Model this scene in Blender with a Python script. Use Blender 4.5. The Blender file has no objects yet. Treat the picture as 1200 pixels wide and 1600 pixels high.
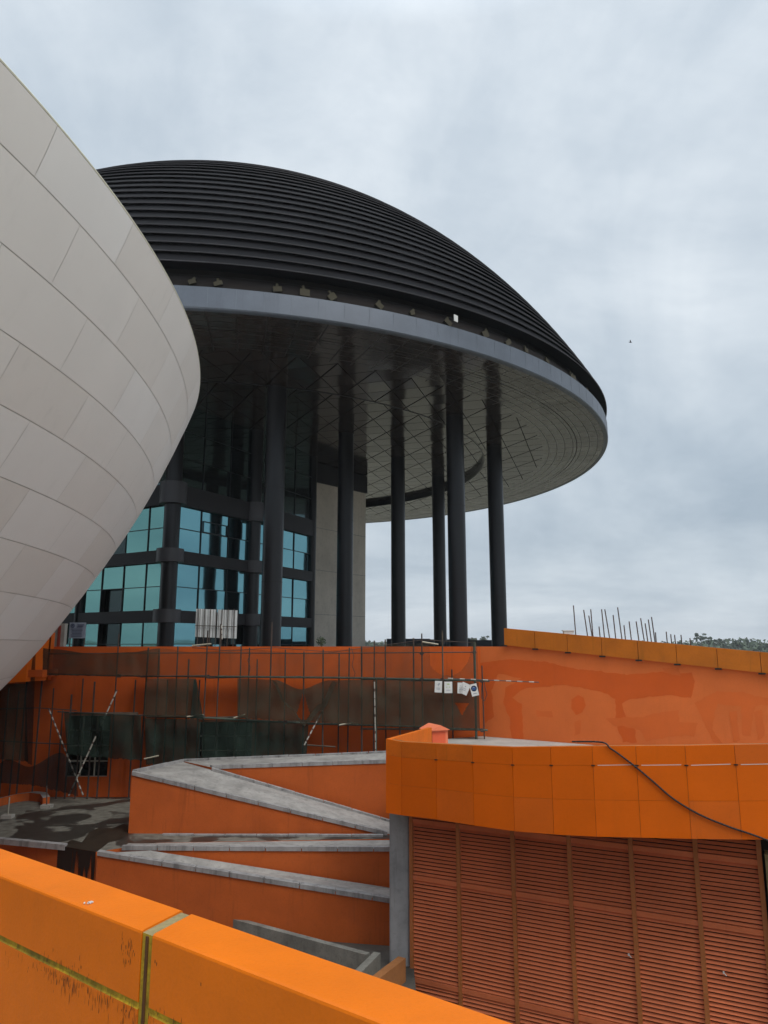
import bpy, bmesh, math, random
from mathutils import Vector, Matrix, noise
random.seed(7)
PI = math.pi
sc = bpy.context.scene
col = sc.collection

# ---------------------------------------------------------------- camera
F = 1130.0                     # focal length in photo pixels (photo 1200 x 1600)
PITCH = math.atan(208 / F)
cd = bpy.data.cameras.new('camera'); cam = bpy.data.objects.new('camera', cd); col.objects.link(cam)
cd.sensor_fit = 'VERTICAL'; cd.sensor_height = 24; cd.lens = 24 * F / 1600
cd.clip_start = 0.05; cd.clip_end = 9000
cam.location = (0, 0, 0); cam.rotation_euler = (PI / 2 + PITCH, 0, 0)
sc.camera = cam

# ---------------------------------------------------------------- light
SUN = Vector((0.50, -0.55, 0.85)).normalized()
w = bpy.data.worlds.new('World'); sc.world = w; w.use_nodes = True
nt = w.node_tree; nt.nodes.clear()
def N(t, typ, **kw):
    n = t.nodes.new(typ)
    for k, v in kw.items(): setattr(n, k, v)
    return n
out = N(nt, 'ShaderNodeOutputWorld')
sky = N(nt, 'ShaderNodeTexSky', sky_type='NISHITA', sun_disc=False)
sky.sun_elevation = math.asin(SUN.z); sky.sun_rotation = math.atan2(SUN.x, SUN.y); sky.air_density = 1.2; sky.dust_density = 2.0
b1 = N(nt, 'ShaderNodeBackground'); b1.inputs[1].default_value = 0.10
nt.links.new(sky.outputs[0], b1.inputs[0])
geo = N(nt, 'ShaderNodeNewGeometry')
sep = N(nt, 'ShaderNodeSeparateXYZ'); tc = N(nt, 'ShaderNodeTexCoord'); nt.links.new(tc.outputs['Generated'], sep.inputs[0])
# project the direction on a cloud ceiling: x/(z+k), y/(z+k)
zz = N(nt, 'ShaderNodeMath', operation='MAXIMUM'); nt.links.new(sep.outputs[2], zz.inputs[0]); zz.inputs[1].default_value = 0.0
zk = N(nt, 'ShaderNodeMath', operation='ADD'); nt.links.new(zz.outputs[0], zk.inputs[0]); zk.inputs[1].default_value = 0.22
dx = N(nt, 'ShaderNodeMath', operation='DIVIDE'); nt.links.new(sep.outputs[0], dx.inputs[0]); nt.links.new(zk.outputs[0], dx.inputs[1])
dy = N(nt, 'ShaderNodeMath', operation='DIVIDE'); nt.links.new(sep.outputs[1], dy.inputs[0]); nt.links.new(zk.outputs[0], dy.inputs[1])
cv = N(nt, 'ShaderNodeCombineXYZ'); nt.links.new(dx.outputs[0], cv.inputs[0]); nt.links.new(dy.outputs[0], cv.inputs[1])
n1 = N(nt, 'ShaderNodeTexNoise'); n1.inputs['Scale'].default_value = .75; n1.inputs['Detail'].default_value = 9; n1.inputs['Roughness'].default_value = .6; n1.inputs['Distortion'].default_value = .35
nt.links.new(cv.outputs[0], n1.inputs['Vector'])
r1 = N(nt, 'ShaderNodeValToRGB'); nt.links.new(n1.outputs[0], r1.inputs[0])
r1.color_ramp.elements[0].position = .36; r1.color_ramp.elements[0].color = (.56, .64, .72, 1)
r1.color_ramp.elements[1].position = .62; r1.color_ramp.elements[1].color = (.88, .935, .98, 1)
# elevation tone: a greyer belt low down, brighter above
er = N(nt, 'ShaderNodeValToRGB'); nt.links.new(sep.outputs[2], er.inputs[0])
ce = er.color_ramp; ce.elements[0].position = 0.0; ce.elements[0].color = (1.0, 1.0, 1.0, 1); ce.elements[0].color = (.333, .333, .333, 1); ce.elements[1].position = .95; ce.elements[1].color = (1, 1, 1, 1)
for p_, c_ in ((.06, (.31, .315, .32, 1)), (.13, (.288, .296, .303, 1)), (.24, (.285, .295, .303, 1)), (.42, (.335, .338, .34, 1)), (.70, (.37, .37, .37, 1))):
    e = ce.elements.new(p_); e.color = c_
mp2 = N(nt, 'ShaderNodeMapping'); mp2.inputs['Scale'].default_value = (2.2, 1.0, 1.3); mp2.inputs['Rotation'].default_value = (0, .5, 0); nt.links.new(tc.outputs['Generated'], mp2.inputs[0])
n2 = N(nt, 'ShaderNodeTexNoise'); n2.inputs['Scale'].default_value = 2.1; n2.inputs['Detail'].default_value = 8; n2.inputs['Roughness'].default_value = .55; n2.inputs['Distortion'].default_value = .8; nt.links.new(mp2.outputs[0], n2.inputs['Vector'])
r2 = N(nt, 'ShaderNodeValToRGB'); nt.links.new(n2.outputs[0], r2.inputs[0]); r2.color_ramp.elements[0].position = .35; r2.color_ramp.elements[1].position = .66
r2.color_ramp.elements[0].color = (.80, .83, .86, 1); r2.color_ramp.elements[1].color = (1, 1, 1, 1)
mm = N(nt, 'ShaderNodeMixRGB', blend_type='MULTIPLY'); mm.inputs[0].default_value = 1; nt.links.new(r1.outputs[0], mm.inputs[1]); nt.links.new(r2.outputs[0], mm.inputs[2])
mx = N(nt, 'ShaderNodeMixRGB', blend_type='MULTIPLY'); mx.inputs[0].default_value = 1
nt.links.new(mm.outputs[0], mx.inputs[1]); nt.links.new(er.outputs[0], mx.inputs[2])
b2 = N(nt, 'ShaderNodeBackground'); b2.inputs[1].default_value = 3.0; nt.links.new(mx.outputs[0], b2.inputs[0])
ms = N(nt, 'ShaderNodeMixShader'); ms.inputs[0].default_value = .93
nt.links.new(b1.outputs[0], ms.inputs[1]); nt.links.new(b2.outputs[0], ms.inputs[2]); nt.links.new(ms.outputs[0], out.inputs[0])
sl = bpy.data.lights.new('sun', 'SUN'); sl.energy = 1.5; sl.angle = math.radians(25); sl.color = (1, .95, .88)
so = bpy.data.objects.new('sun', sl); col.objects.link(so); so.rotation_euler = SUN.to_track_quat('Z', 'Y').to_euler()
sc.view_settings.view_transform = 'Standard'; sc.view_settings.look = 'None'; sc.view_settings.exposure = 0; sc.view_settings.gamma = 1

# ---------------------------------------------------------------- measuring: photo pixel + a distance or plane -> point of the place
CP, SP = math.cos(PITCH), math.sin(PITCH)
def ray(px, py):
    x = (px - 600) / F; y = (800 - py) / F
    return Vector((x, CP - y * SP, SP + y * CP))
def at(px, py, Y): d = ray(px, py); return d * (Y / d.y)
def onz(px, py, z): d = ray(px, py); return d * (z / d.z)
def onpl(px, py, a, b):        # vertical plane through plan points a, b
    n = Vector((b[1] - a[1], a[0] - b[0], 0)); d = ray(px, py)
    return d * (n.dot(Vector((a[0], a[1], 0))) / n.dot(d))

# ---------------------------------------------------------------- materials
def mat(name):
    m = bpy.data.materials.new(name); m.use_nodes = True
    return m, m.node_tree, m.node_tree.nodes['Principled BSDF']
def paint(name, c, rough=.6, var=.18, streak=.25, scale=.5, spots=.15, bump=.15, metallic=0.0, dirt=(.03, .025, .015), spec=.5, fine=18, streakpos=.56):
    m, t, bs = mat(name)
    L = t.links.new
    g = N(t, 'ShaderNodeNewGeometry')
    na = N(t, 'ShaderNodeTexNoise'); na.inputs['Scale'].default_value = scale; na.inputs['Detail'].default_value = 6; na.inputs['Roughness'].default_value = .6; L(g.outputs['Position'], na.inputs['Vector'])
    ra = N(t, 'ShaderNodeValToRGB'); L(na.outputs[0], ra.inputs[0])
    ra.color_ramp.elements[0].position = .3; ra.color_ramp.elements[1].position = .7
    ra.color_ramp.elements[0].color = tuple(v * (1 - var) for v in c) + (1,); ra.color_ramp.elements[1].color = tuple(min(1, v * (1 + var)) for v in c) + (1,)
    mp = N(t, 'ShaderNodeMapping'); mp.inputs['Scale'].default_value = (3.2, 3.2, .28); L(g.outputs['Position'], mp.inputs[0])
    nb = N(t, 'ShaderNodeTexNoise'); nb.inputs['Scale'].default_value = 1.0; nb.inputs['Detail'].default_value = 7; nb.inputs['Roughness'].default_value = .7; L(mp.outputs[0], nb.inputs['Vector'])
    rb = N(t, 'ShaderNodeValToRGB'); L(nb.outputs[0], rb.inputs[0]); rb.color_ramp.elements[0].position = streakpos; rb.color_ramp.elements[1].position = streakpos + .2
    mu = N(t, 'ShaderNodeMath', operation='MULTIPLY'); L(rb.outputs[0], mu.inputs[0]); mu.inputs[1].default_value = streak
    m1 = N(t, 'ShaderNodeMixRGB'); L(mu.outputs[0], m1.inputs[0]); L(ra.outputs[0], m1.inputs[1]); m1.inputs[2].default_value = dirt + (1,)
    nc = N(t, 'ShaderNodeTexNoise'); nc.inputs['Scale'].default_value = fine; nc.inputs['Detail'].default_value = 5; L(g.outputs['Position'], nc.inputs['Vector'])
    rc = N(t, 'ShaderNodeValToRGB'); L(nc.outputs[0], rc.inputs[0]); rc.color_ramp.elements[0].position = .52; rc.color_ramp.elements[1].position = .75
    mu2 = N(t, 'ShaderNodeMath', operation='MULTIPLY'); L(rc.outputs[0], mu2.inputs[0]); mu2.inputs[1].default_value = spots
    m2 = N(t, 'ShaderNodeMixRGB'); L(mu2.outputs[0], m2.inputs[0]); L(m1.outputs[0], m2.inputs[1]); m2.inputs[2].default_value = tuple(v * .45 for v in c) + (1,)
    L(m2.outputs[0], bs.inputs['Base Color'])
    bs.inputs['Roughness'].default_value = rough; bs.inputs['Metallic'].default_value = metallic; bs.inputs['Specular IOR Level'].default_value = spec
    if bump:
        bp = N(t, 'ShaderNodeBump'); bp.inputs['Strength'].default_value = bump; bp.inputs['Distance'].default_value = .02; L(nc.outputs[0], bp.inputs['Height']); L(bp.outputs[0], bs.inputs['Normal'])
    m['out'] = 1
    return m
M = {}
M['fascia'] = paint('orange_panel', (.70, .126, .001), .6, .07, .12, .7, .08, .08, dirt=(.3, .08, .003), spec=.15)
M['fascia_b'] = paint('orange_panel_worn', (.67, .124, .001), .6, .10, .3, .7, .12, .08, dirt=(.14, .06, .004), spec=.3)
M['fascia_c'] = paint('orange_panel_mossy', (.64, .135, .003), .6, .14, .6, .9, .2, .08, dirt=(.13, .085, .006), spec=.3)
M['seam'] = paint('yellow_sealant', (.34, .10, .006), .7, .3, .5, 3, .4, .3)
M['rampar'] = paint('orange_ramp_panel', (.50, .135, .006), .6, .16, .5, .9, .2, .1, dirt=(.16, .08, .006), spec=.3)
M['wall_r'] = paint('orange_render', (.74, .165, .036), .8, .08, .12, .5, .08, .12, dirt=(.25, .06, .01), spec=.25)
M['wall_l'] = paint('orange_render_shaded_side', (.52, .092, .012), .85, .14, .35, .5, .15, .12, dirt=(.08, .02, .006), spec=.2)  # darker copy of the orange render, shade of the left wall in its colour
M['patch'] = paint('repaint_patch', (.68, .112, .014), .8, .07, .05, .6, .05, .08, spec=.25)
M['patch2'] = paint('thin_repaint_patch', (.71, .142, .026), .8, .07, .05, .6, .05, .08, spec=.25)
M['ramp'] = paint('orange_render_ramp', (.47, .100, .019), .8, .14, .45, .8, .2, .15, dirt=(.10, .03, .01), spec=.2)
M['fore'] = paint('orange_parapet', (.72, .160, .001), .5, .09, .16, 2.2, .10, .10, dirt=(.4, .10, .003), spec=.25, fine=70)
M['moss'] = paint('mossy_yellow_joint', (.42, .27, .010), .85, .45, .75, 14, .7, .3, dirt=(.045, .045, .01), fine=45, streakpos=.45)
M['stain'] = paint('black_mould_stain', (.10, .035, .006), .8, .3, .3, 9, .4, 0, fine=80)
M['jointtop'] = paint('weathered_joint_filler', (.28, .22, .10), .8, .3, .4, 9, .4, .3, fine=60)
M['concrete'] = paint('concrete', (.38, .36, .325), .85, .2, .35, 1.2, .35, .25, dirt=(.07, .065, .055))
M['conc_deck'] = paint('weathered_concrete_deck', (.30, .285, .265), .85, .28, .25, 1.6, .5, .3, dirt=(.10, .09, .08), fine=7)
M['conc_edge'] = paint('stained_kerb_concrete', (.30, .29, .285), .85, .3, .7, 2.5, .5, .3, dirt=(.05, .045, .045), fine=5, streakpos=.5)
M['conc_wall'] = paint('core_concrete', (.62, .565, .49), .85, .14, .3, .35, .25, .15, dirt=(.10, .085, .07), fine=4)
M['post'] = paint('grey_column_concrete', (.27, .27, .275), .8, .2, .6, 1.1, .35, .2, dirt=(.06, .06, .062), fine=6)
M['slab'] = None
M['black'] = paint('black_metal', (.0075, .007, .009), .3, .2, .15, .6, .1, 0, spec=.35)
M['band'] = paint('dark_grey_cladding', (.022, .020, .023), .5, .15, .2, .6, .1, 0, spec=.3)
M['collar'] = paint('collar_cladding', (.045, .042, .047), .4, .15, .2, .6, .1, 0, spec=.5)
M['louver'] = paint('dome_lamella', (.0045, .004, .005), .7, .3, .2, .35, .2, 0, spec=.06)
M['edge'] = paint('lamella_lit_edge', (.055, .052, .058), .55, .3, .2, .35, .2, 0, spec=.3)  # lighter than the lamellae: sky light caught on the lips, put into the colour
M['ring'] = paint('grey_blue_fascia', (.105, .122, .15), .45, .16, .35, .5, .12, 0, metallic=.25, dirt=(.045, .052, .065), spec=.5)
M['ringseam'] = paint('band_seam', (.16, .18, .21), .6)
M['beige'] = paint('beige_bracket', (.055, .048, .03), .9)
M['slat'] = paint('terracotta_slat', (.62, .165, .065), .65, .14, .25, .7, .06, 0, dirt=(.2, .05, .02), fine=9, spec=.3)
M['lpost'] = paint('terracotta_post', (.42, .135, .035), .6, .15, .3, 1.0, .2, 0, dirt=(.14, .05, .01))
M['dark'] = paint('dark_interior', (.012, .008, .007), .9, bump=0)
M['pole'] = paint('rusty_steel_pole', (.055, .038, .03), .7, .4, .4, 3, .4, 0)
M['greenpole'] = paint('green_steel_pole', (.06, .085, .065), .7, .4, .4, 3, .4, 0)
M['plank'] = paint('scaffold_plank', (.09, .07, .05), .9, .5, .4, 4, .4, .1)
M['rebar'] = paint('rebar', (.09, .055, .045), .8, .3)
M['white'] = paint('white_paint', (.62, .62, .60), .6, .08, .2, 2, .1, 0)
M['stripe'] = paint('chipped_stripe', (.40, .38, .33), .7, .3, .4, 6, .5, 0)
M['red'] = paint('red_paint', (.35, .05, .03), .6)
M['sheet'] = paint('white_corrugated_sheet', (.50, .52, .52), .5, .15, .5, 1.5, .2, 0, dirt=(.12, .12, .12))
M['blue'] = paint('sign_blue', (.01, .09, .36), .6, bump=0)
M['inkgrey'] = paint('sign_print', (.12, .16, .22), .6, bump=0)
M['green'] = paint('sign_green', (.30, .45, .12), .6, bump=0)
M['signbg'] = paint('sign_board_pale', (.26, .29, .37), .6, .08)
M['signink'] = paint('sign_board_print', (.08, .10, .17), .6)
M['box_p'] = paint('salmon_paint', (.80, .20, .09), .6, .06, .1, 2, .05, 0, dirt=(.3, .08, .04))
M['box_r'] = paint('salmon_paint_door', (.72, .11, .035), .6, .06, .1, 2, .05, 0, dirt=(.3, .08, .04))
M['cable'] = paint('black_cable', (.015, .013, .015), .5, bump=0)
M['leaf'] = paint('leaf', (.05, .085, .03), .7, .5, .2, 3, .2, 0)
M['leafdark'] = paint('leaf_dark', (.06, .085, .045), .8, .5, .2, .02, .2, 0)
M['bark'] = paint('bark', (.09, .07, .05), .9)
M['bird'] = paint('feathers', (.03, .03, .03), .8)
M['ground'] = paint('ground_earth', (.15, .14, .10), .95, .5, .2, .02, .4, 0)
M['damp'] = paint('damp_floor', (.085, .078, .065), .7, .5, .4, 1.0, .5, .3)
M['oldwall'] = paint('mossy_old_concrete', (.20, .195, .17), .9, .3, .5, 2, .5, .3)
M['yard'] = paint('yard_concrete', (.30, .28, .25), .9, .5, .4, 1.0, .5, .3)
M['wframe'] = paint('pale_window_frame', (.36, .34, .28), .6, .2)
M['yellow'] = paint('yellowed_lip', (.72, .70, .56), .6, .1)

def glassmat(name, tint, dark, fac, rough=.03, wob=.010):
    m, t, bs = mat(name); L = t.links.new
    o = t.nodes['Material Output']
    bs.inputs['Base Color'].default_value = dark + (1,); bs.inputs['Roughness'].default_value = .2
    gl = N(t, 'ShaderNodeBsdfGlossy'); gl.inputs['Color'].default_value = tint + (1,); gl.inputs['Roughness'].default_value = rough
    g = N(t, 'ShaderNodeNewGeometry'); n = N(t, 'ShaderNodeTexNoise'); n.inputs['Scale'].default_value = .55; n.inputs['Detail'].default_value = 1.5; L(g.outputs['Position'], n.inputs['Vector'])
    bp = N(t, 'ShaderNodeBump'); bp.inputs['Strength'].default_value = wob; bp.inputs['Distance'].default_value = .3; L(n.outputs[0], bp.inputs['Height']); L(bp.outputs[0], gl.inputs['Normal'])
    mx = N(t, 'ShaderNodeMixShader'); mx.inputs[0].default_value = fac; L(bs.outputs[0], mx.inputs[1]); L(gl.outputs[0], mx.inputs[2]); L(mx.outputs[0], o.inputs[0])
    return m
M['glass'] = glassmat('teal_reflective_glass', (.17, .37, .415), (.004, .012, .014), .92)
M['glass_g'] = glassmat('green_reflective_glass', (.16, .345, .325), (.006, .018, .016), .92)  # green tint, lowered to stand for the pale dome's missing dark reflection
M['glassup'] = glassmat('upper_floor_glass', (.10, .16, .17), (.003, .006, .006), .6)  # tinted darker so the panes carry the gloom of the soffit above
M['glassdk'] = glassmat('dark_glass', (.04, .07, .07), (.004, .006, .006), .5)

def netmat(name, c, op):
    m, t, bs = mat(name); L = t.links.new; o = t.nodes['Material Output']
    bs.inputs['Roughness'].default_value = .95; bs.inputs['Specular IOR Level'].default_value = .1
    g = N(t, 'ShaderNodeNewGeometry'); n = N(t, 'ShaderNodeTexNoise'); n.inputs['Scale'].default_value = 1.6; n.inputs['Detail'].default_value = 5; L(g.outputs['Position'], n.inputs['Vector'])
    r = N(t, 'ShaderNodeValToRGB'); L(n.outputs[0], r.inputs[0]); r.color_ramp.elements[0].position = .3; r.color_ramp.elements[1].position = .75
    r.color_ramp.elements[0].color = tuple(v * .75 for v in c) + (1,); r.color_ramp.elements[1].color = tuple(v * 1.35 for v in c) + (1,); L(r.outputs[0], bs.inputs['Base Color'])
    mr = N(t, 'ShaderNodeMapRange'); L(n.outputs[0], mr.inputs[0]); mr.inputs[1].default_value = .3; mr.inputs[2].default_value = .7; mr.inputs[3].default_value = max(0, op - .08); mr.inputs[4].default_value = min(1, op + .08)
    tr = N(t, 'ShaderNodeBsdfTransparent'); mx = N(t, 'ShaderNodeMixShader'); L(mr.outputs[0], mx.inputs[0]); L(tr.outputs[0], mx.inputs[1]); L(bs.outputs[0], mx.inputs[2]); L(mx.outputs[0], o.inputs[0])
    return m
M['net1'] = netmat('thin_mesh_net', (.05, .045, .03), .32)
M['net2'] = netmat('brown_mesh_net', (.045, .037, .024), .77)
M['net3'] = netmat('green_mesh_net', (.016, .026, .020), .84)
M['net4'] = netmat('black_mesh_net', (.014, .014, .013), .74)

M['wet'] = paint('wet_black_mould', (.030, .022, .014), .45, .6, .4, 3, .5, 0)
# slab with puddles and moss
def slabmat():
    m, t, bs = mat('wet_concrete_roof'); L = t.links.new
    g = N(t, 'ShaderNodeNewGeometry'); a = N(t, 'ShaderNodeTexNoise'); a.inputs['Scale'].default_value = .45; a.inputs['Detail'].default_value = 6; a.inputs['Distortion'].default_value = .8; L(g.outputs['Position'], a.inputs['Vector'])
    r = N(t, 'ShaderNodeValToRGB'); L(a.outputs[0], r.inputs[0]); r.color_ramp.elements[0].position = .50; r.color_ramp.elements[1].position = .54
    r.color_ramp.elements[0].color = (.18, .17, .14, 1); r.color_ramp.elements[1].color = (.045, .04, .033, 1)
    b = N(t, 'ShaderNodeTexNoise'); b.inputs['Scale'].default_value = 4; b.inputs['Detail'].default_value = 8; L(g.outputs['Position'], b.inputs['Vector'])
    mx = N(t, 'ShaderNodeMixRGB', blend_type='MULTIPLY'); mx.inputs[0].default_value = .8; L(r.outputs[0], mx.inputs[1])
    r2 = N(t, 'ShaderNodeValToRGB'); L(b.outputs[0], r2.inputs[0]); r2.color_ramp.elements[0].position = .3; r2.color_ramp.elements[1].position = .65; r2.color_ramp.elements[0].color = (.45, .43, .4, 1)
    L(r2.outputs[0], mx.inputs[2]); L(mx.outputs[0], bs.inputs['Base Color'])
    r3 = N(t, 'ShaderNodeMapRange'); L(a.outputs[0], r3.inputs[0]); r3.inputs[1].default_value = .5; r3.inputs[2].default_value = .54; r3.inputs[3].default_value = .9; r3.inputs[4].default_value = .45; L(r3.outputs[0], bs.inputs['Roughness'])
    return m
M['slab'] = slabmat()

# white shell cladding
def shellmat():
    m = paint('pale_composite_panel', (.83, .79, .75), .5, .04, .08, .25, .03, 0, dirt=(.30, .28, .25), spec=.4)
    return m
M['shell'] = shellmat()
M['shell_b'] = paint('pale_composite_panel_b', (.80, .755, .71), .5, .04, .14, .25, .03, 0, dirt=(.30, .28, .25), spec=.4)
M['shell_c'] = paint('pale_composite_panel_c', (.86, .83, .80), .45, .04, .08, .25, .03, 0, dirt=(.30, .28, .25), spec=.4)
M['shellgap'] = paint('panel_joint', (.58, .55, .51), .8, bump=0)

DC = (-12.86, 62.58)           # centre of the dark dome in plan
def soffitmat():
    m, t, bs = mat('glossy_soffit_panels'); L = t.links.new
    g = N(t, 'ShaderNodeNewGeometry'); s = N(t, 'ShaderNodeSeparateXYZ'); L(g.outputs['Position'], s.inputs[0])
    def ma(op, a, b=None):
        n = N(t, 'ShaderNodeMath', operation=op)
        for i, v in enumerate((a, b)):
            if v is None: continue
            if isinstance(v, (int, float)): n.inputs[i].default_value = v
            else: L(v, n.inputs[i])
        return n.outputs[0]
    x = ma('SUBTRACT', s.outputs[0], DC[0]); y = ma('SUBTRACT', s.outputs[1], DC[1])
    r = ma('SQRT', ma('ADD', ma('MULTIPLY', x, x), ma('MULTIPLY', y, y)))
    a = ma('ARCTAN2', y, x); ua = ma('MULTIPLY', a, 66 / (2 * PI)); ur = ma('MULTIPLY', r, .62)
    def line(v, wd):
        f = ma('FRACT', ma('ADD', v, 500.0)); d = ma('ABSOLUTE', ma('SUBTRACT', f, .5))
        return ma('GREATER_THAN', d, .5 - wd)
    cell = N(t, 'ShaderNodeCombineXYZ'); 
    gx = ma('MULTIPLY', ma('ADD', ma('MULTIPLY', x, .88), ma('MULTIPLY', y, .47)), .42); gy = ma('MULTIPLY', ma('SUBTRACT', ma('MULTIPLY', y, .88), ma('MULTIPLY', x, .47)), .42)
    d1 = ma('ADD', gx, gy); d2 = ma('SUBTRACT', gx, gy)
    L(ma('FLOOR', ma('ADD', d1, 500.0)), cell.inputs[0]); L(ma('FLOOR', ma('ADD', d2, 500.0)), cell.inputs[1]); L(ma('FLOOR', ma('ADD', gx, 500.0)), cell.inputs[2])
    inn = ma('LESS_THAN', r, 26.4); ou = ma('SUBTRACT', 1.0, inn)
    dia = ma('MULTIPLY', ma('MAXIMUM', ma('MAXIMUM', line(d1, .018), line(d2, .018)), line(gx, .022)), inn)
    rad = ma('MULTIPLY', ma('MAXIMUM', line(ma('MULTIPLY', ua, 2.0), .03), line(ma('MULTIPLY', r, 1.6), .05)), ma('MULTIPLY', ou, .42))
    ln = ma('MAXIMUM', ma('MAXIMUM', dia, rad), ma('MULTIPLY', line(ma('MULTIPLY', r, .31), .012), ma('MULTIPLY', ou, .7)))
    wn = N(t, 'ShaderNodeTexWhiteNoise'); L(cell.outputs[0], wn.inputs[0])
    base = N(t, 'ShaderNodeMixRGB'); L(wn.outputs[0], base.inputs[0]); base.inputs[1].default_value = (.034, .026, .022, 1); base.inputs[2].default_value = (.05, .039, .034, 1)
    b2 = N(t, 'ShaderNodeMixRGB'); L(ln, b2.inputs[0]); L(base.outputs[0], b2.inputs[1]); b2.inputs[2].default_value = (.018, .015, .014, 1)
    L(b2.outputs[0], bs.inputs['Base Color'])
    bs.inputs['Metallic'].default_value = .15; bs.inputs['IOR'].default_value = 1.8
    L(ma('MAXIMUM', ma('SUBTRACT', .5, ma('MULTIPLY', ln, .5)), 0.0), bs.inputs['Specular IOR Level']); L(ma('ADD', .11, ma('MULTIPLY', ln, .6)), bs.inputs['Roughness'])
    h = ma('ADD', ma('MULTIPLY', ln, -1.0), ma('MULTIPLY', wn.outputs[0], .0))
    n2 = N(t, 'ShaderNodeTexNoise'); n2.inputs['Scale'].default_value = .45; n2.inputs['Detail'].default_value = 2; L(g.outputs['Position'], n2.inputs['Vector'])
    # each panel sits at a slightly different tilt
    vs = N(t, 'ShaderNodeVectorMath', operation='SUBTRACT'); L(wn.outputs[1], vs.inputs[0]); vs.inputs[1].default_value = (.5, .5, .5)
    sc_ = N(t, 'ShaderNodeVectorMath', operation='SCALE'); L(vs.outputs[0], sc_.inputs[0]); sc_.inputs['Scale'].default_value = .026
    bp = N(t, 'ShaderNodeBump'); bp.inputs['Strength'].default_value = .035; bp.inputs['Distance'].default_value = .15; L(ma('ADD', ma('MULTIPLY', h, .15), n2.outputs[0]), bp.inputs['Height'])
    ad = N(t, 'ShaderNodeVectorMath', operation='ADD'); L(bp.outputs[0], ad.inputs[0]); L(sc_.outputs[0], ad.inputs[1])
    no = N(t, 'ShaderNodeVectorMath', operation='NORMALIZE'); L(ad.outputs[0], no.inputs[0]); L(no.outputs[0], bs.inputs['Normal'])
    return m
M['soffit'] = soffitmat()

# ---------------------------------------------------------------- mesh builder
class MB:
    def __init__(s): s.v = []; s.f = []; s.m = []
    def add(s, vs, fs, mi=0):
        o = len(s.v); s.v += [tuple(v) for v in vs]; s.f += [tuple(o + i for i in f) for f in fs]; s.m += [mi] * len(fs); return s
    def box(s, c, size, rz=0, mi=0, rot=None):
        R = rot or Matrix.Rotation(rz, 3, 'Z'); c = Vector(c)
        vs = [c + R @ Vector((x * size[0] / 2, y * size[1] / 2, z * size[2] / 2)) for z in (-1, 1) for y in (-1, 1) for x in (-1, 1)]
        return s.add(vs, [(0, 2, 3, 1), (4, 5, 7, 6), (0, 1, 5, 4), (2, 6, 7, 3), (0, 4, 6, 2), (1, 3, 7, 5)], mi)
    def hexa(s, bot, top, mi=0, mtop=None):   # any prism: matching loops of points, bottom and top
        n = len(bot); s.add(list(bot) + list(top), [(i, (i + 1) % n, n + (i + 1) % n, n + i) for i in range(n)] + [tuple(range(n))[::-1]], mi)
        s.f.append(tuple(len(s.v) - n + i for i in range(n))); s.m.append(mi if mtop is None else mtop); return s
    def tube(s, a, b, r, n=8, mi=0, r2=None, cap=True):
        a, b = Vector(a), Vector(b); r2 = r if r2 is None else r2
        q = (b - a).to_track_quat('Z', 'Y').to_matrix()
        vs = [p + q @ Vector((math.cos(2 * PI * i / n) * rr, math.sin(2 * PI * i / n) * rr, 0)) for p, rr in ((a, r), (b, r2)) for i in range(n)]
        fs = [(i, (i + 1) % n, n + (i + 1) % n, n + i) for i in range(n)]
        if cap: fs += [tuple(range(n))[::-1], tuple(range(n, 2 * n))]
        return s.add(vs, fs, mi)
    def path(s, pts, r, n=6, mi=0):
        for a, b in zip(pts[:-1], pts[1:]): s.tube(a, b, r, n, mi)
        return s
    def build(s, name, mats, parent=None, smooth=False, loc=None, recalc=True, autos=None):
        me = bpy.data.meshes.new(name)
        if parent is None and loc is None:
            xs = [v[0] for v in s.v]; ys = [v[1] for v in s.v]; loc = ((min(xs) + max(xs)) / 2, (min(ys) + max(ys)) / 2, min(v[2] for v in s.v))
        if parent is not None: loc = tuple(parent.location); 
        if parent is not None and parent.parent is not None: loc = tuple(parent.parent.location); 
        vs = [(v[0] - loc[0], v[1] - loc[1], v[2] - loc[2]) for v in s.v]
        me.from_pydata(vs, [], s.f)
        for m_ in (mats if isinstance(mats, (list, tuple)) else [mats]): me.materials.append(m_)
        me.polygons.foreach_set('material_index', s.m)
        if recalc:
            bm = bmesh.new(); bm.from_mesh(me); bmesh.ops.recalc_face_normals(bm, faces=bm.faces); bm.to_mesh(me); bm.free()
        if smooth: me.polygons.foreach_set('use_smooth', [True] * len(me.polygons))
        if autos and hasattr(me, 'set_sharp_from_angle'): me.set_sharp_from_angle(angle=math.radians(autos))
        o = bpy.data.objects.new(name, me); col.objects.link(o)
        if parent is not None: o.parent = parent
        else: o.location = loc
        return o
def tag(o, label=None, cat=None, group=None, kind=None):
    if label: o['label'] = label
    if cat: o['category'] = cat
    if group: o['group'] = group
    if kind: o['kind'] = kind
    return o
def thing(name, loc, label, cat, group=None):
    o = bpy.data.objects.new(name, None); col.objects.link(o); o.location = tuple(loc); o.empty_display_size = .3
    return tag(o, label, cat, group)
def lathe(mb, prof, c, n=160, mi=0, a0=0, a1=2 * PI, closed=True):
    k = len(prof); full = abs(a1 - a0 - 2 * PI) < 1e-6; na = n if full else n + 1
    vs = [(c[0] + r * math.cos(a0 + (a1 - a0) * i / n), c[1] + r * math.sin(a0 + (a1 - a0) * i / n), z) for i in range(na) for r, z in prof]
    fs = []
    for i in range(n):
        j = (i + 1) % na
        for p in range(k - 1 if not closed else k):
            q = (p + 1) % k; fs.append((i * k + p, j * k + p, j * k + q, i * k + q))
    return mb.add(vs, fs, mi)
V = Vector
def wob(x, y=0., s=1.): return noise.noise(Vector((x * s, y * s, 3.3)))

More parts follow.
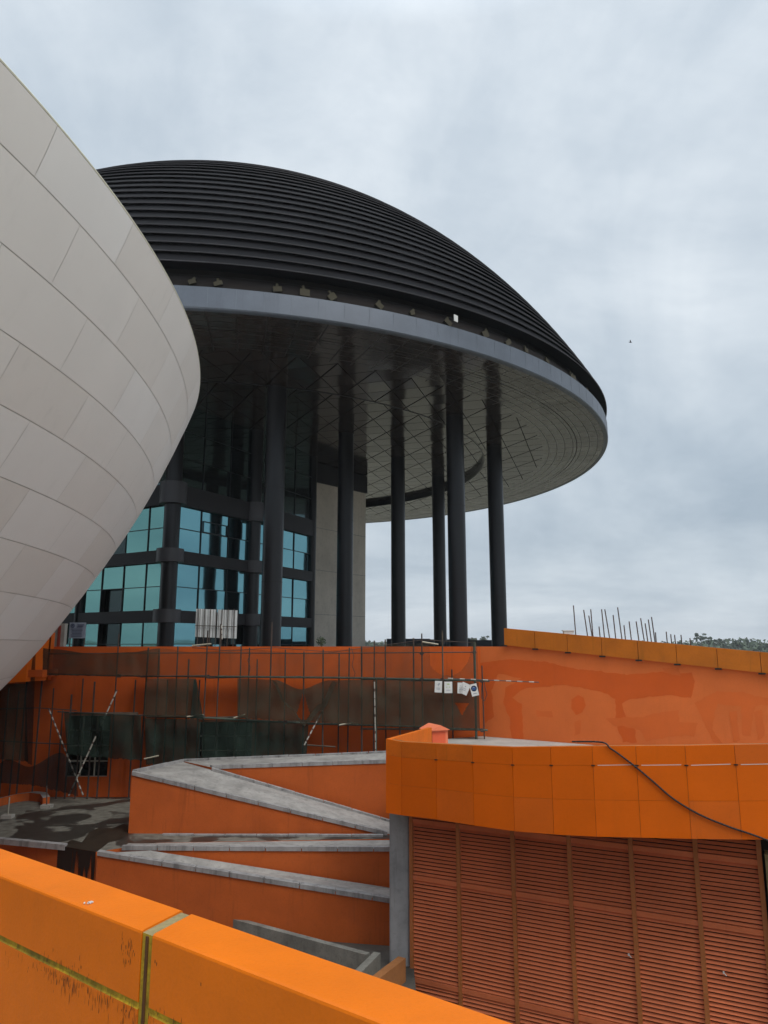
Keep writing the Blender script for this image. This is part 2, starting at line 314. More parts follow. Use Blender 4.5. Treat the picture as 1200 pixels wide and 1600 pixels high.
# ================================================================ SETTING
mb = MB(); n = 96; mb.v.append((0, 0, -9.7))
for rr in (60, 300, 1200, 2900):
    for i in range(n): mb.v.append((rr * math.cos(2 * PI * i / n), rr * math.sin(2 * PI * i / n), -9.7))
for i in range(n): mb.f.append((0, 1 + i, 1 + (i + 1) % n)); mb.m.append(0)
for k in range(3):
    for i in range(n): mb.f.append((1 + k * n + i, 1 + (k + 1) * n + i, 1 + (k + 1) * n + (i + 1) % n, 1 + k * n + (i + 1) % n)); mb.m.append(0)
tag(mb.build('ground', M['ground'], loc=(0, 0, -9.7)), kind='structure')
ZY = -8.5
mb = MB(); mb.box((-14.7, 21.45, (ZY - 9.69) / 2), (31, 22.9, ZY + 9.69)); tag(mb.build('yard', M['damp']), kind='structure')

# terrace around the domed building
mb = MB(); lathe(mb, [(0.01, -1.3), (28.9, -1.3), (28.9, -9.5), (.01, -9.5)], DC, 96, closed=False)
mb.box((-12, 42, -1.65), (34, 17, .66)); tag(mb.build('terrace', M['yard'], loc=(DC[0], DC[1], -9.5)), kind='structure')

# lower roof slab in front of the orange wall (left)
ZS = -6.45
p0 = onz(-120, 1302, ZS); p1 = onz(0, 1308, ZS); p2 = onz(102, 1323, ZS); p3 = onz(150, 1331, ZS)
loop = [p0, p1, p2, p3, V((-7.5, 25.6, ZS)), V((2, 26.2, ZS)), V((2, 32.95, ZS)), V((-26, 32.95, ZS)), V((-26, p0.y, ZS))]
mb = MB(); mb.hexa([V((p.x, p.y, -9.66)) for p in loop], loop, 1, 0)
tag(mb.build('lower_roof', [M['slab'], M['ramp']], loc=(-10, 30, -9.66)), kind='structure')

# ================================================================ DOMED BUILDING
B = thing('domed_building', (DC[0], DC[1], -1.3), 'big black ribbed dome on tall round columns over a teal glass facade', 'building')
HS = 15.5
def ell_r(z): return 38.38 * math.sqrt(max(0, 1 - ((z + 10.35) / 48.8) ** 2)) - .08
zs = [17.81 + .718 * i for i in range(29)]; zs = [z for z in zs if z < 38.0]
mb = MB(); me_ = MB()
for i, z in enumerate(zs):
    r = ell_r(z); zn = zs[i + 1] if i + 1 < len(zs) else 38.25; rn = ell_r(zn) if i + 1 < len(zs) else .05
    tilt = (r - rn) * .55
    prof = [(r + .12, z + .05), (rn - .06, zn + .0), (rn - .3, zn - .02), (rn - .3, z + .02), (r + .06, z + .02)]
    lathe(mb, prof, DC, 240)
    lathe(me_, [(r + .11, z - .02), (r + .15, z - .01), (r + .155, z + .025), (r + .12, z + .045), (r + .06, z + .04)], DC, 240)
lathe(mb, [(.05, 38.3), (ell_r(37.9), 37.9), (ell_r(37.9), 37.8), (.05, 38.1)], DC, 96)
roof = mb.build('roof', M['louver'], B, smooth=True, autos=30)
me_.build('lit_edge', M['edge'], roof, smooth=True, autos=40)
mb = MB(); lathe(mb, [(ell_r(z) - .9, z) for z in [17.2 + .9 * i for i in range(23)]] + [(.05, 37.6)], DC, 120, closed=False)
lathe(mb, [(31.0, 16.1), (30.8, 17.3), (30.2, 17.9), (29.6, 17.2), (30.4, 16.1)][::-1], DC, 160)
mb.build('roof_underlay', M['dark'], B, smooth=True)
# outer band
mb = MB(); lathe(mb, [(31.33, 15.48), (31.38, 15.55), (31.36, 16.58), (31.1, 16.62), (31.05, 16.5), (31.05, 15.48)], DC, 260)
for i in range(150):
    a = 2 * PI * i / 150; mb.box((DC[0] + 31.375 * math.cos(a), DC[1] + 31.375 * math.sin(a), 16.06), (.010, .012, .94), rz=a, mi=1)
fas = mb.build('fascia', [M['ring'], M['ringseam']], B, smooth=True, autos=30)
# brackets in the gap
for i in range(-3, 40):
    a = math.radians(-112 + i * 3.9 + random.uniform(-1.7, 1.7)); rr = 30.95
    x, y = DC[0] + rr * math.cos(a), DC[1] + rr * math.sin(a)
    q = MB(); h = random.uniform(.35, .65)
    q.box((x, y, 17.0), (.12, random.uniform(.25, .5), h * .6), rot=Matrix.Rotation(a, 3, 'Z') @ Matrix.Rotation(random.uniform(-.7, .7), 3, 'X'))
    q.box((x - .05 * math.cos(a), y - .05 * math.sin(a), 17.1), (.08, .12, h), rot=Matrix.Rotation(a, 3, 'Z') @ Matrix.Rotation(random.uniform(-1, 1), 3, 'X'))
    q.build('bracket', M['beige'], B)
pz = onz(711, 499, 16.95); a = math.atan2(pz.y - DC[1], pz.x - DC[0])
q = MB(); q.box((DC[0] + 31.6 * math.cos(a), DC[1] + 31.6 * math.sin(a), 16.98), (.03, .30, .36), rz=a + .2); q.build('loose_panel', M['white'], B)
# soffit: outer annulus, step, recessed inner disc
mb = MB(); lathe(mb, [(31.15, HS), (21.5, HS)], DC, 240, closed=False); lathe(mb, [(21.55, HS + .5), (.05, HS + .5)], DC, 120, closed=False)
mb.build('soffit', M['soffit'], B, recalc=False)
mb = MB(); lathe(mb, [(21.5, HS - .02), (21.62, HS - .02), (21.60, HS + .52), (21.5, HS + .52)], DC, 240); mb.build('ceiling_step', M['black'], B, smooth=True, autos=30)
# round columns
def column(x, y, r=.6, top=HS + .5, nm='column'):
    mb = MB(); mb.tube((x, y, -1.3), (x, y, top), r, 40)
    for z in (3.6, 9.2): mb.tube((x, y, z), (x, y, z + .025), r + .006, 40, 1)
    return mb.build(nm, [M['black'], M['dark']], B, smooth=True, autos=40)
for x, y in ((-6.55, 42.3), (-2.92, 53.8), (1.2, 60.9), (5.2, 67.8), (4.87, 47.9), (8.75, 55.6)):
    column(x, y, top=HS + (.5 if math.hypot(x - DC[0], y - DC[1]) < 21.5 else 0))
for k in range(5):   # the far side of the ring, behind the facade
    a = math.radians(100 + 38 * k); column(DC[0] + 22.8 * math.cos(a), DC[1] + 22.8 * math.sin(a), top=HS)
# facade: corner pilasters and floor bands
pA = at(264, 900, 46); pB = at(394, 900, 53); pE = at(487, 900, 60.5); pL = at(128, 900, 50.5); pLL = at(20, 900, 54)
FP = [V((p.x, p.y, 0)) for p in (pLL, pL, pA, pB, pE)]
bands = [(z0, z1) for z0, z1 in ((1.42, 2.18), (5.22, 6.02), (9.0, 10.35))]
def zof(py, Y): return at(600, py, Y).z
bandm = MB()
for a, b in zip(FP[:-1], FP[1:]):
    d = (b - a).normalized(); nrm = V((d.y, -d.x, 0))
    for z0, z1 in bands:
        q0, q1 = a + nrm * .22, b + nrm * .22; q2, q3 = b - nrm * .3, a - nrm * .3
        bandm.hexa([V((q.x, q.y, z0)) for q in (q0, q1, q2, q3)], [V((q.x, q.y, z1)) for q in (q0, q1, q2, q3)])
bandm.build('floor_band', M['band'], B)
for p in (FP[2], FP[3], FP[1], FP[4]):
    r = .52 if p in (FP[2], FP[3]) else .3
    mb = MB(); mb.tube((p.x, p.y, -1.3), (p.x, p.y, HS + .5), r, 32); o = mb.build('pilaster', M['black'], B, smooth=True, autos=40)
    if r > .4:
        for z0, z1 in bands:
            mb = MB(); mb.tube((p.x, p.y, z0 - .03), (p.x, p.y, z1 + .03), .86, 32); mb.build('collar', M['collar'], o, smooth=True, autos=40)
# glazing bays: floor by floor, pane by pane (openings given as dark recessed panes)
floors = [(-1.3, 1.42), (2.18, 5.22), (6.02, 9.0), (10.35, 16.0)]
rng = random.Random(3)
for si, (a, b) in enumerate(zip(FP[:-1], FP[1:])):
    d = (b - a); Ln = d.length; d = d.normalized(); nrm = V((d.y, -d.x, 0)); ncol = 3 if si != 1 else 4
    for fi, (z0, z1) in enumerate(floors):
        rows = 2 if fi < 3 else 3
        gm = MB(); mu = MB()
        for c in range(ncol):
            for r in range(rows):
                s0, s1 = Ln * c / ncol + .02, Ln * (c + 1) / ncol - .02; h0, h1 = z0 + (z1 - z0) * r / rows + .02, z0 + (z1 - z0) * (r + 1) / rows - .02
                tl = rng.uniform(-.012, .012); tb = rng.uniform(-.01, .01)
                mi = 0
                if si == 1 and fi == 0 and c in (1,): mi = 1
                if si == 1 and fi == 1 and c == 1 and r == 0: mi = 1
                if si == 1 and fi == 2 and c == 1 and r == 0: mi = 1
                if si == 2 and fi == 0 and c >= 1 and r == 1: mi = 1
                if si == 3 and fi == 0 and c == 0: mi = 1
                off = -.05 if mi == 0 else -.35
                P = [a + d * s0 + nrm * (off - tl), a + d * s1 + nrm * (off + tl), a + d * s1 + nrm * (off + tl + tb), a + d * s0 + nrm * (off - tl + tb)]
                gm.add([(P[0].x, P[0].y, h0), (P[1].x, P[1].y, h0), (P[2].x, P[2].y, h1), (P[3].x, P[3].y, h1)], [(0, 1, 2, 3)], mi)
                if si == 2 and fi == 2 and c == 1 and r == 1:    # a small opening sash
                    for u0, u1, v0, v1 in ((.05, .95, .0, .03), (.05, .95, .5, .53), (.05, .07, 0, .53), (.5, .52, 0, .53), (.93, .95, 0, .53)):
                        uu = (u0 + u1) / 2; vv = (v0 + v1) / 2; pc = a + d * (s0 + (s1 - s0) * uu) + nrm * .0
                        mu.box((pc.x, pc.y, h0 + (h1 - h0) * vv), ((s1 - s0) * (u1 - u0), .05, (h1 - h0) * (v1 - v0)), rz=math.atan2(d.y, d.x))
        wn_ = gm.build('window', [M['glassup'] if fi == 3 else M['glass_g'] if si < 2 else M['glass'], M['glassdk']], B, recalc=False)
        for c in range(ncol + 1):
            pc = a + d * (Ln * c / ncol) - nrm * .02; mu.box((pc.x, pc.y, (z0 + z1) / 2), (.05, .07, z1 - z0), rz=math.atan2(d.y, d.x))
        for r in range(1, rows):
            pc = a + d * Ln / 2 - nrm * .018; mu.box((pc.x, pc.y, z0 + (z1 - z0) * r / rows), (Ln, .06, .045), rz=math.atan2(d.y, d.x))
        mu.build('mullion', M['black'], wn_)
# building core behind the glass
mb = MB(); loop = [p - V((0, 0, 0)) for p in FP]
off = [FP[0] + V((.5, 1.2, 0)), FP[1] + V((.3, 1.2, 0)), FP[2] + V((-.3, 1.2, 0)), FP[3] + V((-1, .5, 0)), FP[4] + V((-1, .5, 0)), V((-8, 75, 0)), V((-26, 80, 0)), V((-36, 60, 0))]
mb.hexa([V((p.x, p.y, -1.2)) for p in off], [V((p.x, p.y, HS + .45)) for p in off]); mb.build('inner_core', M['dark'], B)
# concrete core wall
cA = at(487, 900, 62.0); cB = at(571, 900, 68.0); dd = (cB - cA).normalized(); nn = V((-dd.y, dd.x, 0))
def topz(px, py, a, b): return onpl(px, py, (a.x, a.y), (b.x, b.y)).z
mb = MB(); lo = [V((cA.x, cA.y, 0)), V((cB.x, cB.y, 0)), V((cB.x, cB.y, 0)) + V((-3.0, 2.5, 0)), V((cA.x, cA.y, 0)) + V((-3.0, 2.5, 0))]
tz = [topz(487, 752, cA, cB), topz(571, 771, cA, cB)]; tz += [tz[1], tz[0]]
mb.hexa([V((p.x, p.y, -1.3)) for p in lo], [V((p.x, p.y, z)) for p, z in zip(lo, tz)])
cw = mb.build('concrete_wall', M['conc_wall'], B)
jl = MB()
for z in (2.6, 6.4, 10.1):
    c_ = (lo[0] + lo[1]) / 2; jl.box((c_.x, c_.y, z), ((lo[1] - lo[0]).length + .01, .03, .035), rz=math.atan2(dd.y, dd.x))
c_ = lo[0].lerp(lo[1], .06); jl.box((c_.x, c_.y, 6.0), (.05, .03, 14.0), rz=math.atan2(dd.y, dd.x))
jl.build('pour_line', M['conc_edge'], cw)
# dark bulkhead that the concrete wall runs up into
mb = MB(); off2 = [lo[0] + V((-.4, -.6, 0)), lo[1] + V((.15, -.1, 0)), lo[1] + V((-2.8, 3.0, 0)), lo[0] + V((-4, 2, 0))]
mb.hexa([V((p.x, p.y, z + .0)) for p, z in zip(off2, tz)], [V((p.x, p.y, HS + .45)) for p in off2]); mb.build('bulkhead', M['band'], B)
# orange wall end seen left of the corner pilaster
mb = MB(); p = at(240, 775, 47.2); mb.box((p.x - 1.2, p.y + .6, p.z + .1), (3.0, .3, 1.3), rz=-.5); mb.build('wall_panel', M['fascia'], B)
# low dark parapet at the terrace edge between the columns
mb = MB(); q0, q1, q2, q3 = at(604, 1003, 78), at(672, 1003, 76), at(735, 1003, 70), at(800, 1003, 66)
for a, b, t in ((q0, q1, 998), (q1, q2, 999), (q2, q3, 1000)):
    za, zb = at(600, t, a.y).z, at(600, t, b.y).z
    mb.hexa([V((a.x, a.y, -1.3)), V((b.x, b.y, -1.3)), V((b.x, b.y + .3, -1.3)), V((a.x, a.y + .3, -1.3))], [V((a.x, a.y, za)), V((b.x, b.y, zb)), V((b.x, b.y + .3, zb)), V((a.x, a.y + .3, za))])
tag(mb.build('terrace_parapet', paint('navy_parapet', (.045, .055, .075), .6)), 'low dark blue parapet at the far terrace edge behind the columns', 'parapet')
mb = MB(); p = at(689, 1003, 72); mb.box((p.x, p.y, -.35), (1.1, .5, 1.9)); mb.box((p.x, p.y, .62), (1.2, .6, .06))
tag(mb.build('equipment_cabinet', paint('blue_grey_cabinet', (.16, .2, .25), .6)), 'small blue-grey cabinet at the terrace edge between two columns', 'cabinet')

# ================================================================ WHITE SHELL
SCn = (-32.86, 14.71)
S = thing('white_dome', (SCn[0], SCn[1], -3.2), 'huge pale panelled bowl-shaped dome bulging in from the left', 'building')
pr = [(8.244, 27.94), (7.36, 27.61), (6.24, 27.16), (5.17, 26.69), (4.18, 26.20), (3.14, 25.62), (2.16, 25.04), (1.17, 24.42), (.13, 23.73), (-.95, 22.9), (-2.1, 21.9), (-3.2, 20.75)]
mb = MB(); lathe(mb, [(r - .02, z) for z, r in pr], SCn, 300, closed=False); mb.build('shell', M['shellgap'], S, smooth=True)
rgs = random.Random(4); mb = MB(); sub = 5
for i in range(len(pr) - 1):
    (z0, r0), (z1, r1) = pr[i], pr[i + 1]; npan = 64; st = 2 * PI / npan
    o_ = math.radians(2.26) + (st / 2 if i % 2 else 0); g = .0045
    for k in range(npan):
        a0 = o_ + k * st; jt = .0
        mid = [(z0 - .007, r0 - .002), ((z0 + z1) / 2, (r0 + r1) / 2 + .012), (z1 + .006, r1 + .003)]
        vs = []
        for q in range(sub + 1):
            a_ = a0 + g / r0 / 1 + (st - 2 * g / r0) * q / sub
            for z, r in mid: vs.append((SCn[0] + r * math.cos(a_), SCn[1] + r * math.sin(a_), z))
        mb.add(vs, [(q * 3 + j, q * 3 + j + 1, q * 3 + 4 + j, q * 3 + 3 + j) for q in range(sub) for j in range(2)], rgs.choice((0, 0, 1, 2)))
mb.build('cladding', [M['shell'], M['shell_b'], M['shell_c']], S, smooth=True)
mb = MB(); lathe(mb, [(27.88, 8.247), (27.94, 8.245), (27.95, 8.27), (27.93, 8.30), (27.6, 8.33), (27.6, 8.26)], SCn, 300); mb.build('rim', M['yellow'], S, smooth=True, autos=40)
mb = MB(); lathe(mb, [(27.65, 8.30), (26.5, 8.7), (24.5, 9.2), (12, 9.2), (.05, 9.2)], SCn, 160, closed=False); mb.build('roof', M['shell'], S, smooth=True)
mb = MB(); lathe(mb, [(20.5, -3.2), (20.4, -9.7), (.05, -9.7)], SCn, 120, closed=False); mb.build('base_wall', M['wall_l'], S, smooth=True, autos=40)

# ================================================================ ORANGE WALL ACROSS THE MIDDLE
WL0, WL1 = (-24.0, 33.0), (4.3, 33.0); WR1 = (19.5, 22.55)
def onwall(px, py): return onpl(px, py, WL1, WR1) if px > 745 else at(px, py, 33.0)
Wt = thing('retaining_wall', (-5, 33, -9.6), 'long orange rendered wall with peeling repaint patches, scaffolding against its left half', 'wall')
ztl = zof(1010.2, 33)
dR = V((WR1[0] - WL1[0], WR1[1] - WL1[1], 0)).normalized(); nR = V((-dR.y, dR.x, 0))
pv = onwall(790, 1000)
# left wall with two window openings: built from butting boxes
w1 = [at(108, 1118, 33), at(167, 1214, 33)]; w2 = [at(311, 1128, 33), at(392, 1196, 33)]
mb = MB()
def wseg(x0, x1, z0, z1): mb.box(((x0 + x1) / 2, 33.15, (z0 + z1) / 2), (x1 - x0, .3, z1 - z0))
xs = [-24, w1[0].x, w1[1].x, w2[0].x, w2[1].x, 4.3]
wseg(xs[0], xs[1], -9.6, ztl); wseg(xs[1], xs[2], w1[0].z, ztl); wseg(xs[1], xs[2], -9.6, w1[1].z)
wseg(xs[2], xs[3], -9.6, ztl); wseg(xs[3], xs[4], w2[0].z, ztl); wseg(xs[3], xs[4], -9.6, w2[1].z); wseg(xs[4], xs[5], -9.6, ztl)
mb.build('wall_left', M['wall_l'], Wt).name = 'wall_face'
mb = MB()
ends = [V((WL1[0], WL1[1], 0)), V((pv.x, pv.y, 0)), V((WR1[0], WR1[1], 0))]
rb0 = onwall(790, 1008).z; rb1 = onwall(1200, 1052).z; s0 = (V((pv.x, pv.y, 0)) - ends[0]).length; p12 = onwall(1200, 1052); s1 = (V((p12.x, p12.y, 0)) - ends[0]).length
slope = (rb1 - rb0) / (s1 - s0)
def rz_(s): return rb0 + slope * (s - s0)
Le = (ends[2] - ends[0]).length
for (a, b, za, zb) in ((ends[0], ends[1], ztl, ztl), (ends[1], ends[2], rb0 + .0, rz_(Le))):
    mb.hexa([V((a.x, a.y, -9.6)), V((b.x, b.y, -9.6)), V((b.x, b.y, -9.6)) + nR * .3, V((a.x, a.y, -9.6)) + nR * .3], [V((a.x, a.y, za)), V((b.x, b.y, zb)), V((b.x, b.y, zb)) + nR * .3, V((a.x, a.y, za)) + nR * .3])
wr = mb.build('wall_face', M['wall_r'], Wt)
# windows in the left wall
for (a, b), nx, nz in ((w1, 3, 4), (w2, 3, 3)):
    mb = MB(); mb.box(((a.x + b.x) / 2, 33.22, (a.z + b.z) / 2), (b.x - a.x, .04, a.z - b.z)); wo = mb.build('window', M['glassdk'], Wt)
    mb = MB()
    for k in range(nx + 1): mb.box((a.x + (b.x - a.x) * k / nx, 33.13, (a.z + b.z) / 2), (.05, .06, a.z - b.z))
    for k in range(nz + 1): mb.box(((a.x + b.x) / 2, 33.132, b.z + (a.z - b.z) * k / nz), (b.x - a.x, .05, .05))
    mb.build('frame', M['wframe'], wo)
# repaint patches: ragged thin coats lying on the wall
def patch(poly, m, lift, par, step=5, rag=1.6, seed=0):
    pts = []
    for i, (x, y) in enumerate(poly):
        x2, y2 = poly[(i + 1) % len(poly)]; L_ = math.hypot(x2 - x, y2 - y); k = max(1, int(L_ / step))
        for j in range(k):
            u = x + (x2 - x) * j / k; v = y + (y2 - y) * j / k
            pts.append((u + rag * noise.noise(V((u * .11, v * .11, seed))) * 1.6, v + rag * noise.noise(V((u * .13, v * .13, seed + 9))) * 1.6))
    W = [onwall(u, v) - nR * lift for u, v in pts]
    mb = MB(); mb.add(W, [tuple(range(len(W)))]); o = mb.build('paint_patch', m, wr, recalc=True); return o
patch([(750, 1035), (800, 1030), (850, 1034), (905, 1046), (945, 1050), (975, 1054), (1040, 1050), (1080, 1052), (1086, 1064), (1080, 1090), (1040, 1086), (985, 1092), (972, 1100), (978, 1120), (992, 1140), (996, 1160), (975, 1160), (962, 1130), (962, 1092), (940, 1080), (880, 1070), (860, 1072), (818, 1076), (800, 1090), (815, 1100), (818, 1158), (800, 1158), (795, 1120), (786, 1100), (790, 1075), (815, 1060), (780, 1052), (768, 1080), (772, 1120), (758, 1130), (752, 1080)], M['patch'], .004, wr, seed=1)
patch([(893, 1093), (903, 1086), (912, 1090), (915, 1102), (910, 1113), (900, 1117), (893, 1108)], M['patch'], .004, wr, rag=.6, seed=2)
patch([(898, 1127), (908, 1125), (907, 1146), (898, 1150)], M['patch2'], .004, wr, rag=1, seed=3)
patch([(838, 1110), (862, 1112), (864, 1121), (840, 1120)], M['patch2'], .004, wr, seed=4)
patch([(945, 1122), (1000, 1120), (1035, 1112), (1060, 1110), (1062, 1128), (1090, 1130), (1085, 1150), (1050, 1150), (1010, 1158), (1000, 1140), (960, 1134)], M['patch2'], .006, wr, seed=5)
patch([(1085, 1098), (1120, 1080), (1160, 1082), (1195, 1090), (1230, 1088), (1230, 1100), (1180, 1102), (1172, 1150), (1160, 1150), (1158, 1104), (1120, 1100), (1112, 1140), (1128, 1160), (1116, 1160), (1098, 1125)], M['patch2'], .004, wr, seed=6)
patch([(1140, 1112), (1150, 1110), (1156, 1158), (1146, 1158)], M['patch2'], .008, wr, seed=7)
patch([(1178, 1112), (1190, 1110), (1196, 1150), (1184, 1156)], M['patch2'], .008, wr, seed=8)
patch([(1035, 1042), (1060, 1044), (1064, 1056), (1038, 1052)], M['patch2'], .008, wr, seed=9)

# sloping ramp parapet on top of the right wall
R = thing('ramp_parapet', (pv.x, pv.y, 0), 'sloping mossy orange panel parapet running down to the right on top of the patched wall', 'parapet')
pt0 = onwall(790, 981.5); pt1 = onwall(1200, 1018); ht = pt0.z - rb0; nS = 12; mb = MB(); jb = MB()
for k in range(nS):
    a, b = s0 + (Le - s0) * k / nS, s0 + (Le - s0) * (k + 1) / nS - .02
    A, B_ = ends[0] + dR * a - nR * .14, ends[0] + dR * b - nR * .14
    A2, B2 = A + nR * .16, B_ + nR * .16
    mb.hexa([V((A.x, A.y, rz_(a))), V((B_.x, B_.y, rz_(b))), V((B2.x, B2.y, rz_(b))), V((A2.x, A2.y, rz_(a)))], [V((A.x, A.y, rz_(a) + ht)), V((B_.x, B_.y, rz_(b) + ht)), V((B2.x, B2.y, rz_(b) + ht)), V((A2.x, A2.y, rz_(a) + ht))])
    jb = MB(); jb.box((A.x, A.y, rz_(a) - .03), (.22, .12, .06), rz=math.atan2(dR.y, dR.x)); jb.build('drip_bracket', M['dark'], R)
mb.build('cladding', M['rampar'], R); pass
mb = MB()
A, B_ = ends[0] + dR * (s0 + .02) + nR * .02, ends[2] + nR * .02
mb.hexa([V((A.x, A.y, rz_(s0) - .0)), V((B_.x, B_.y, rz_(Le))), V((B_.x, B_.y, rz_(Le))) + nR * .2, V((A.x, A.y, rz_(s0))) + nR * .2], [V((A.x, A.y, rz_(s0) + ht - .03)), V((B_.x, B_.y, rz_(Le) + ht - .03)), V((B_.x, B_.y, rz_(Le) + ht - .03)) + nR * .2, V((A.x, A.y, rz_(s0) + ht - .03)) + nR * .2]); mb.build('backing', M['concrete'], R)
mb = MB()   # ramp deck behind the parapet
a, b = ends[0] + dR * s0 + nR * .32, ends[2] + nR * .32
mb.hexa([V((q.x, q.y, z - .3)) for q, z in ((a, rb0 - .35), (b, rz_(Le) - .35), (b + nR * 5, rz_(Le) - .35), (a + nR * 5, rb0 - .35))], [V((q.x, q.y, z)) for q, z in ((a, rb0 - .35), (b, rz_(Le) - .35), (b + nR * 5, rz_(Le) - .35), (a + nR * 5, rb0 - .35))])
tag(mb.build('upper_ramp', M['yard']), kind='structure')
# rebars standing behind it
def rebars(lst, label, Y):
    base = at(lst[0][0], 1000, Y); T = thing('rebar_bundle', (base.x, base.y, -1.5), label, 'rebars', 'starter bars above the ramp parapet')
    st = MB(); xs_ = []
    for px, yt, lean, dyy in lst:
        t = at(px, yt, Y + dyy); bt = V((t.x + lean, t.y, -1.3)); m_ = MB(); m_.tube(bt, t, .028, 6)
        m_.build('rebar', M['rebar'], T); xs_.append(bt.x)
    st.box(((min(xs_) + max(xs_)) / 2, Y + .4, -1.4), (max(xs_) - min(xs_) + .4, 1.2, .5)); st.build('stub', M['concrete'], T)
rebars([(896, 946, .1, 0), (912, 953, .3, .5), (920, 962, .3, .2), (923, 952, .1, .8)], 'tall rusty starter bars at the left end of the row above the ramp', 36)
rebars([(936, 979, .1, 0), (940, 952, .15, .3), (945, 952, .35, .6), (958, 961, .15, .1), (965, 949, .25, .7), (975, 977, .1, .2)], 'cluster of six starter bars in the middle of the row above the ramp', 36)
rebars([(983, 971, .15, 0), (994, 971, .2, .4), (1001, 966, .25, .1), (1008, 974, .2, .6), (1013, 968, .2, .2), (1018, 964, .2, .5), (1024, 988, .05, .3)], 'shorter starter bars right of the middle cluster above the ramp', 36)
rebars([(1041, 987, .05, 0), (1048, 991, .05, .4), (1054, 992, .05, .1), (1064, 992, .05, .5), (1078, 997, .05, .3)], 'very short starter bars at the right end of the row', 37)
mb = MB(); p = onwall(887, 993) + nR * .1; p.z = rz_((V((p.x, p.y, 0)) - ends[0]).dot(dR)) + ht; mb.box(p + V((0, 0, .06)), (.42, .2, .12)); mb.box(p + V((0, 0, .14)), (.5, .26, .04)); tag(mb.build('small_block', M['white']), 'small pale block lying on top of the ramp parapet', 'block')

# orange overhanging fascia at far left
Fl = thing('corner_parapet', at(40, 1060, 31.3), 'bright orange overhanging parapet at the left edge under the pale dome', 'parapet')
mb = MB(); P_ = [(-60, 31.0), (0, 31.0), (40, 31.3), (72, 31.9), (78, 32.9)]
for (a, Ya), (b, Yb) in zip(P_[:-1], P_[1:]):
    a0, b0 = at(a, 1068 - max(0, a) * .07, Ya), at(b, 1068 - max(0, b) * .07, Yb); a1 = V((a0.x, a0.y, .55)); b1_ = V((b0.x, b0.y, .55))
    mb.hexa([a0, b0, b0 + V((0, .15, 0)), a0 + V((0, .15, 0))], [a1, b1_, b1_ + V((0, .15, 0)), a1 + V((0, .15, 0))])
mb.build('cladding', M['fascia'], Fl)
mb = MB(); a0, b0 = at(-60, 1048, 30.98), at(72, 1052, 31.88); mb.tube(a0, b0, .02, 6); mb.build('seam', M['dark'], Fl)
a0 = at(-60, 1066, 31.2); mb = MB(); mb.box((a0.x + 1.6, 32.1, a0.z + .35), (3.4, 1.5, .3)); mb.build('underside_slab', M['wall_l'], Fl)
# concrete stub wall beside it
mb = MB(); a0 = at(90, 992, 34.5); mb.box((a0.x, a0.y, -.35), (.75, .3, 2.7)); mb.box((a0.x + .15, a0.y - .18, -.3), (.12, .06, 2.4), mi=1); mb.box((a0.x - .1, a0.y, 1.06), (.3, .2, .14), mi=2)
tag(mb.build('wall_stub', [M['concrete'], M['red'], M['white']]), 'short grey concrete stub wall right of the orange corner parapet', 'wall')

# ================================================================ SCAFFOLD
YS = 32.0
Sc = thing('scaffold', (-6, YS, ZS), 'thin steel pole scaffold along the left half of the orange wall', 'scaffold')
poles = [(30, 1080), (48, 1000), (84, 1075), (112, 1085), (130, 1060), (186, 990), (232, 1012), (249, 1015), (278, 1010), (295, 1030), (325, 985), (345, 975), (377, 1008), (390, 1012), (402, 1030), (425, 972), (446, 1015), (475, 1018), (530, 1020), (546, 1012), (585, 1001), (602, 999), (646, 997), (659, 990), (706, 1046), (753, 1040)]
poles += [(14, 1075), (66, 1060), (98, 1110), (148, 1065), (160, 1120), (212, 1062), (262, 1062), (312, 1062), (505, 1015), (565, 1010), (625, 1064)]
for px, yt in poles:
    t = at(px, yt, YS + (.0 if px % 2 else .55)); m_ = MB(); zb = ZS if px < 690 else -4.1
    m_.tube((t.x + random.uniform(-.06, .06), t.y, zb), t, random.uniform(.027, .040), 7); m_.build('pole', M['pole'], Sc)
for px, yt, mm, r in ((691, 985, 'plank', .045), (741, 1003, 'greenpole', .075), (588, 1060, 'greenpole', .05)):
    t = at(px, yt, YS - .1); m_ = MB(); m_.tube((t.x, t.y, ZS if px < 690 else -4.1), t, r * .72, 8); m_.build('pole', M[mm], Sc)
def ledger(pts, r, mm='pole', Y=YS - .05, nm='ledger'):
    m_ = MB(); m_.path([at(x, y, Y) for x, y in pts], r, 7); return m_.build(nm, M[mm], Sc)
ledger([(50, 1022), (200, 1020.5), (345, 1020)], .022); ledger([(345, 1020), (470, 1021), (740, 1019)], .024)
ledger([(40, 1052), (180, 1056), (340, 1057)], .03); ledger([(340, 1057), (540, 1059), (640, 1061), (765, 1064)], .045, 'greenpole')
ledger([(90, 1112), (200, 1117), (320, 1120)], .03); ledger([(310, 1121), (480, 1130), (640, 1135), (762, 1141)], .04, 'greenpole')
ledger([(-10, 1157), (60, 1161), (140, 1164)], .025); ledger([(480, 1164), (524, 1167)], .03, 'plank', YS - .3); ledger([(-10, 1108), (60, 1106), (120, 1110)], .02)
for (x0, x1, y) in ((215, 320, 1057), (320, 400, 1058.5), (400, 470, 1058), (470, 560, 1059), (560, 640, 1061), (640, 750, 1063), (225, 320, 1120), (318, 385, 1121), (385, 480, 1128), (480, 560, 1132), (560, 750, 1139), (110, 215, 1114)):
    m_ = MB()
    for k in range(3):
        a_, b_ = at(x0 + random.uniform(0, 6), y + random.uniform(-1, 1), YS + .1 + k * .24), at(x1, y + random.uniform(-1.5, 2), YS + .1 + k * .24); c_ = (a_ + b_) / 2; d_ = b_ - a_
        m_.box(c_, (d_.length, .22, .045), rot=d_.to_track_quat('X', 'Z').to_matrix())
    m_.build('plank', M['plank'], Sc)
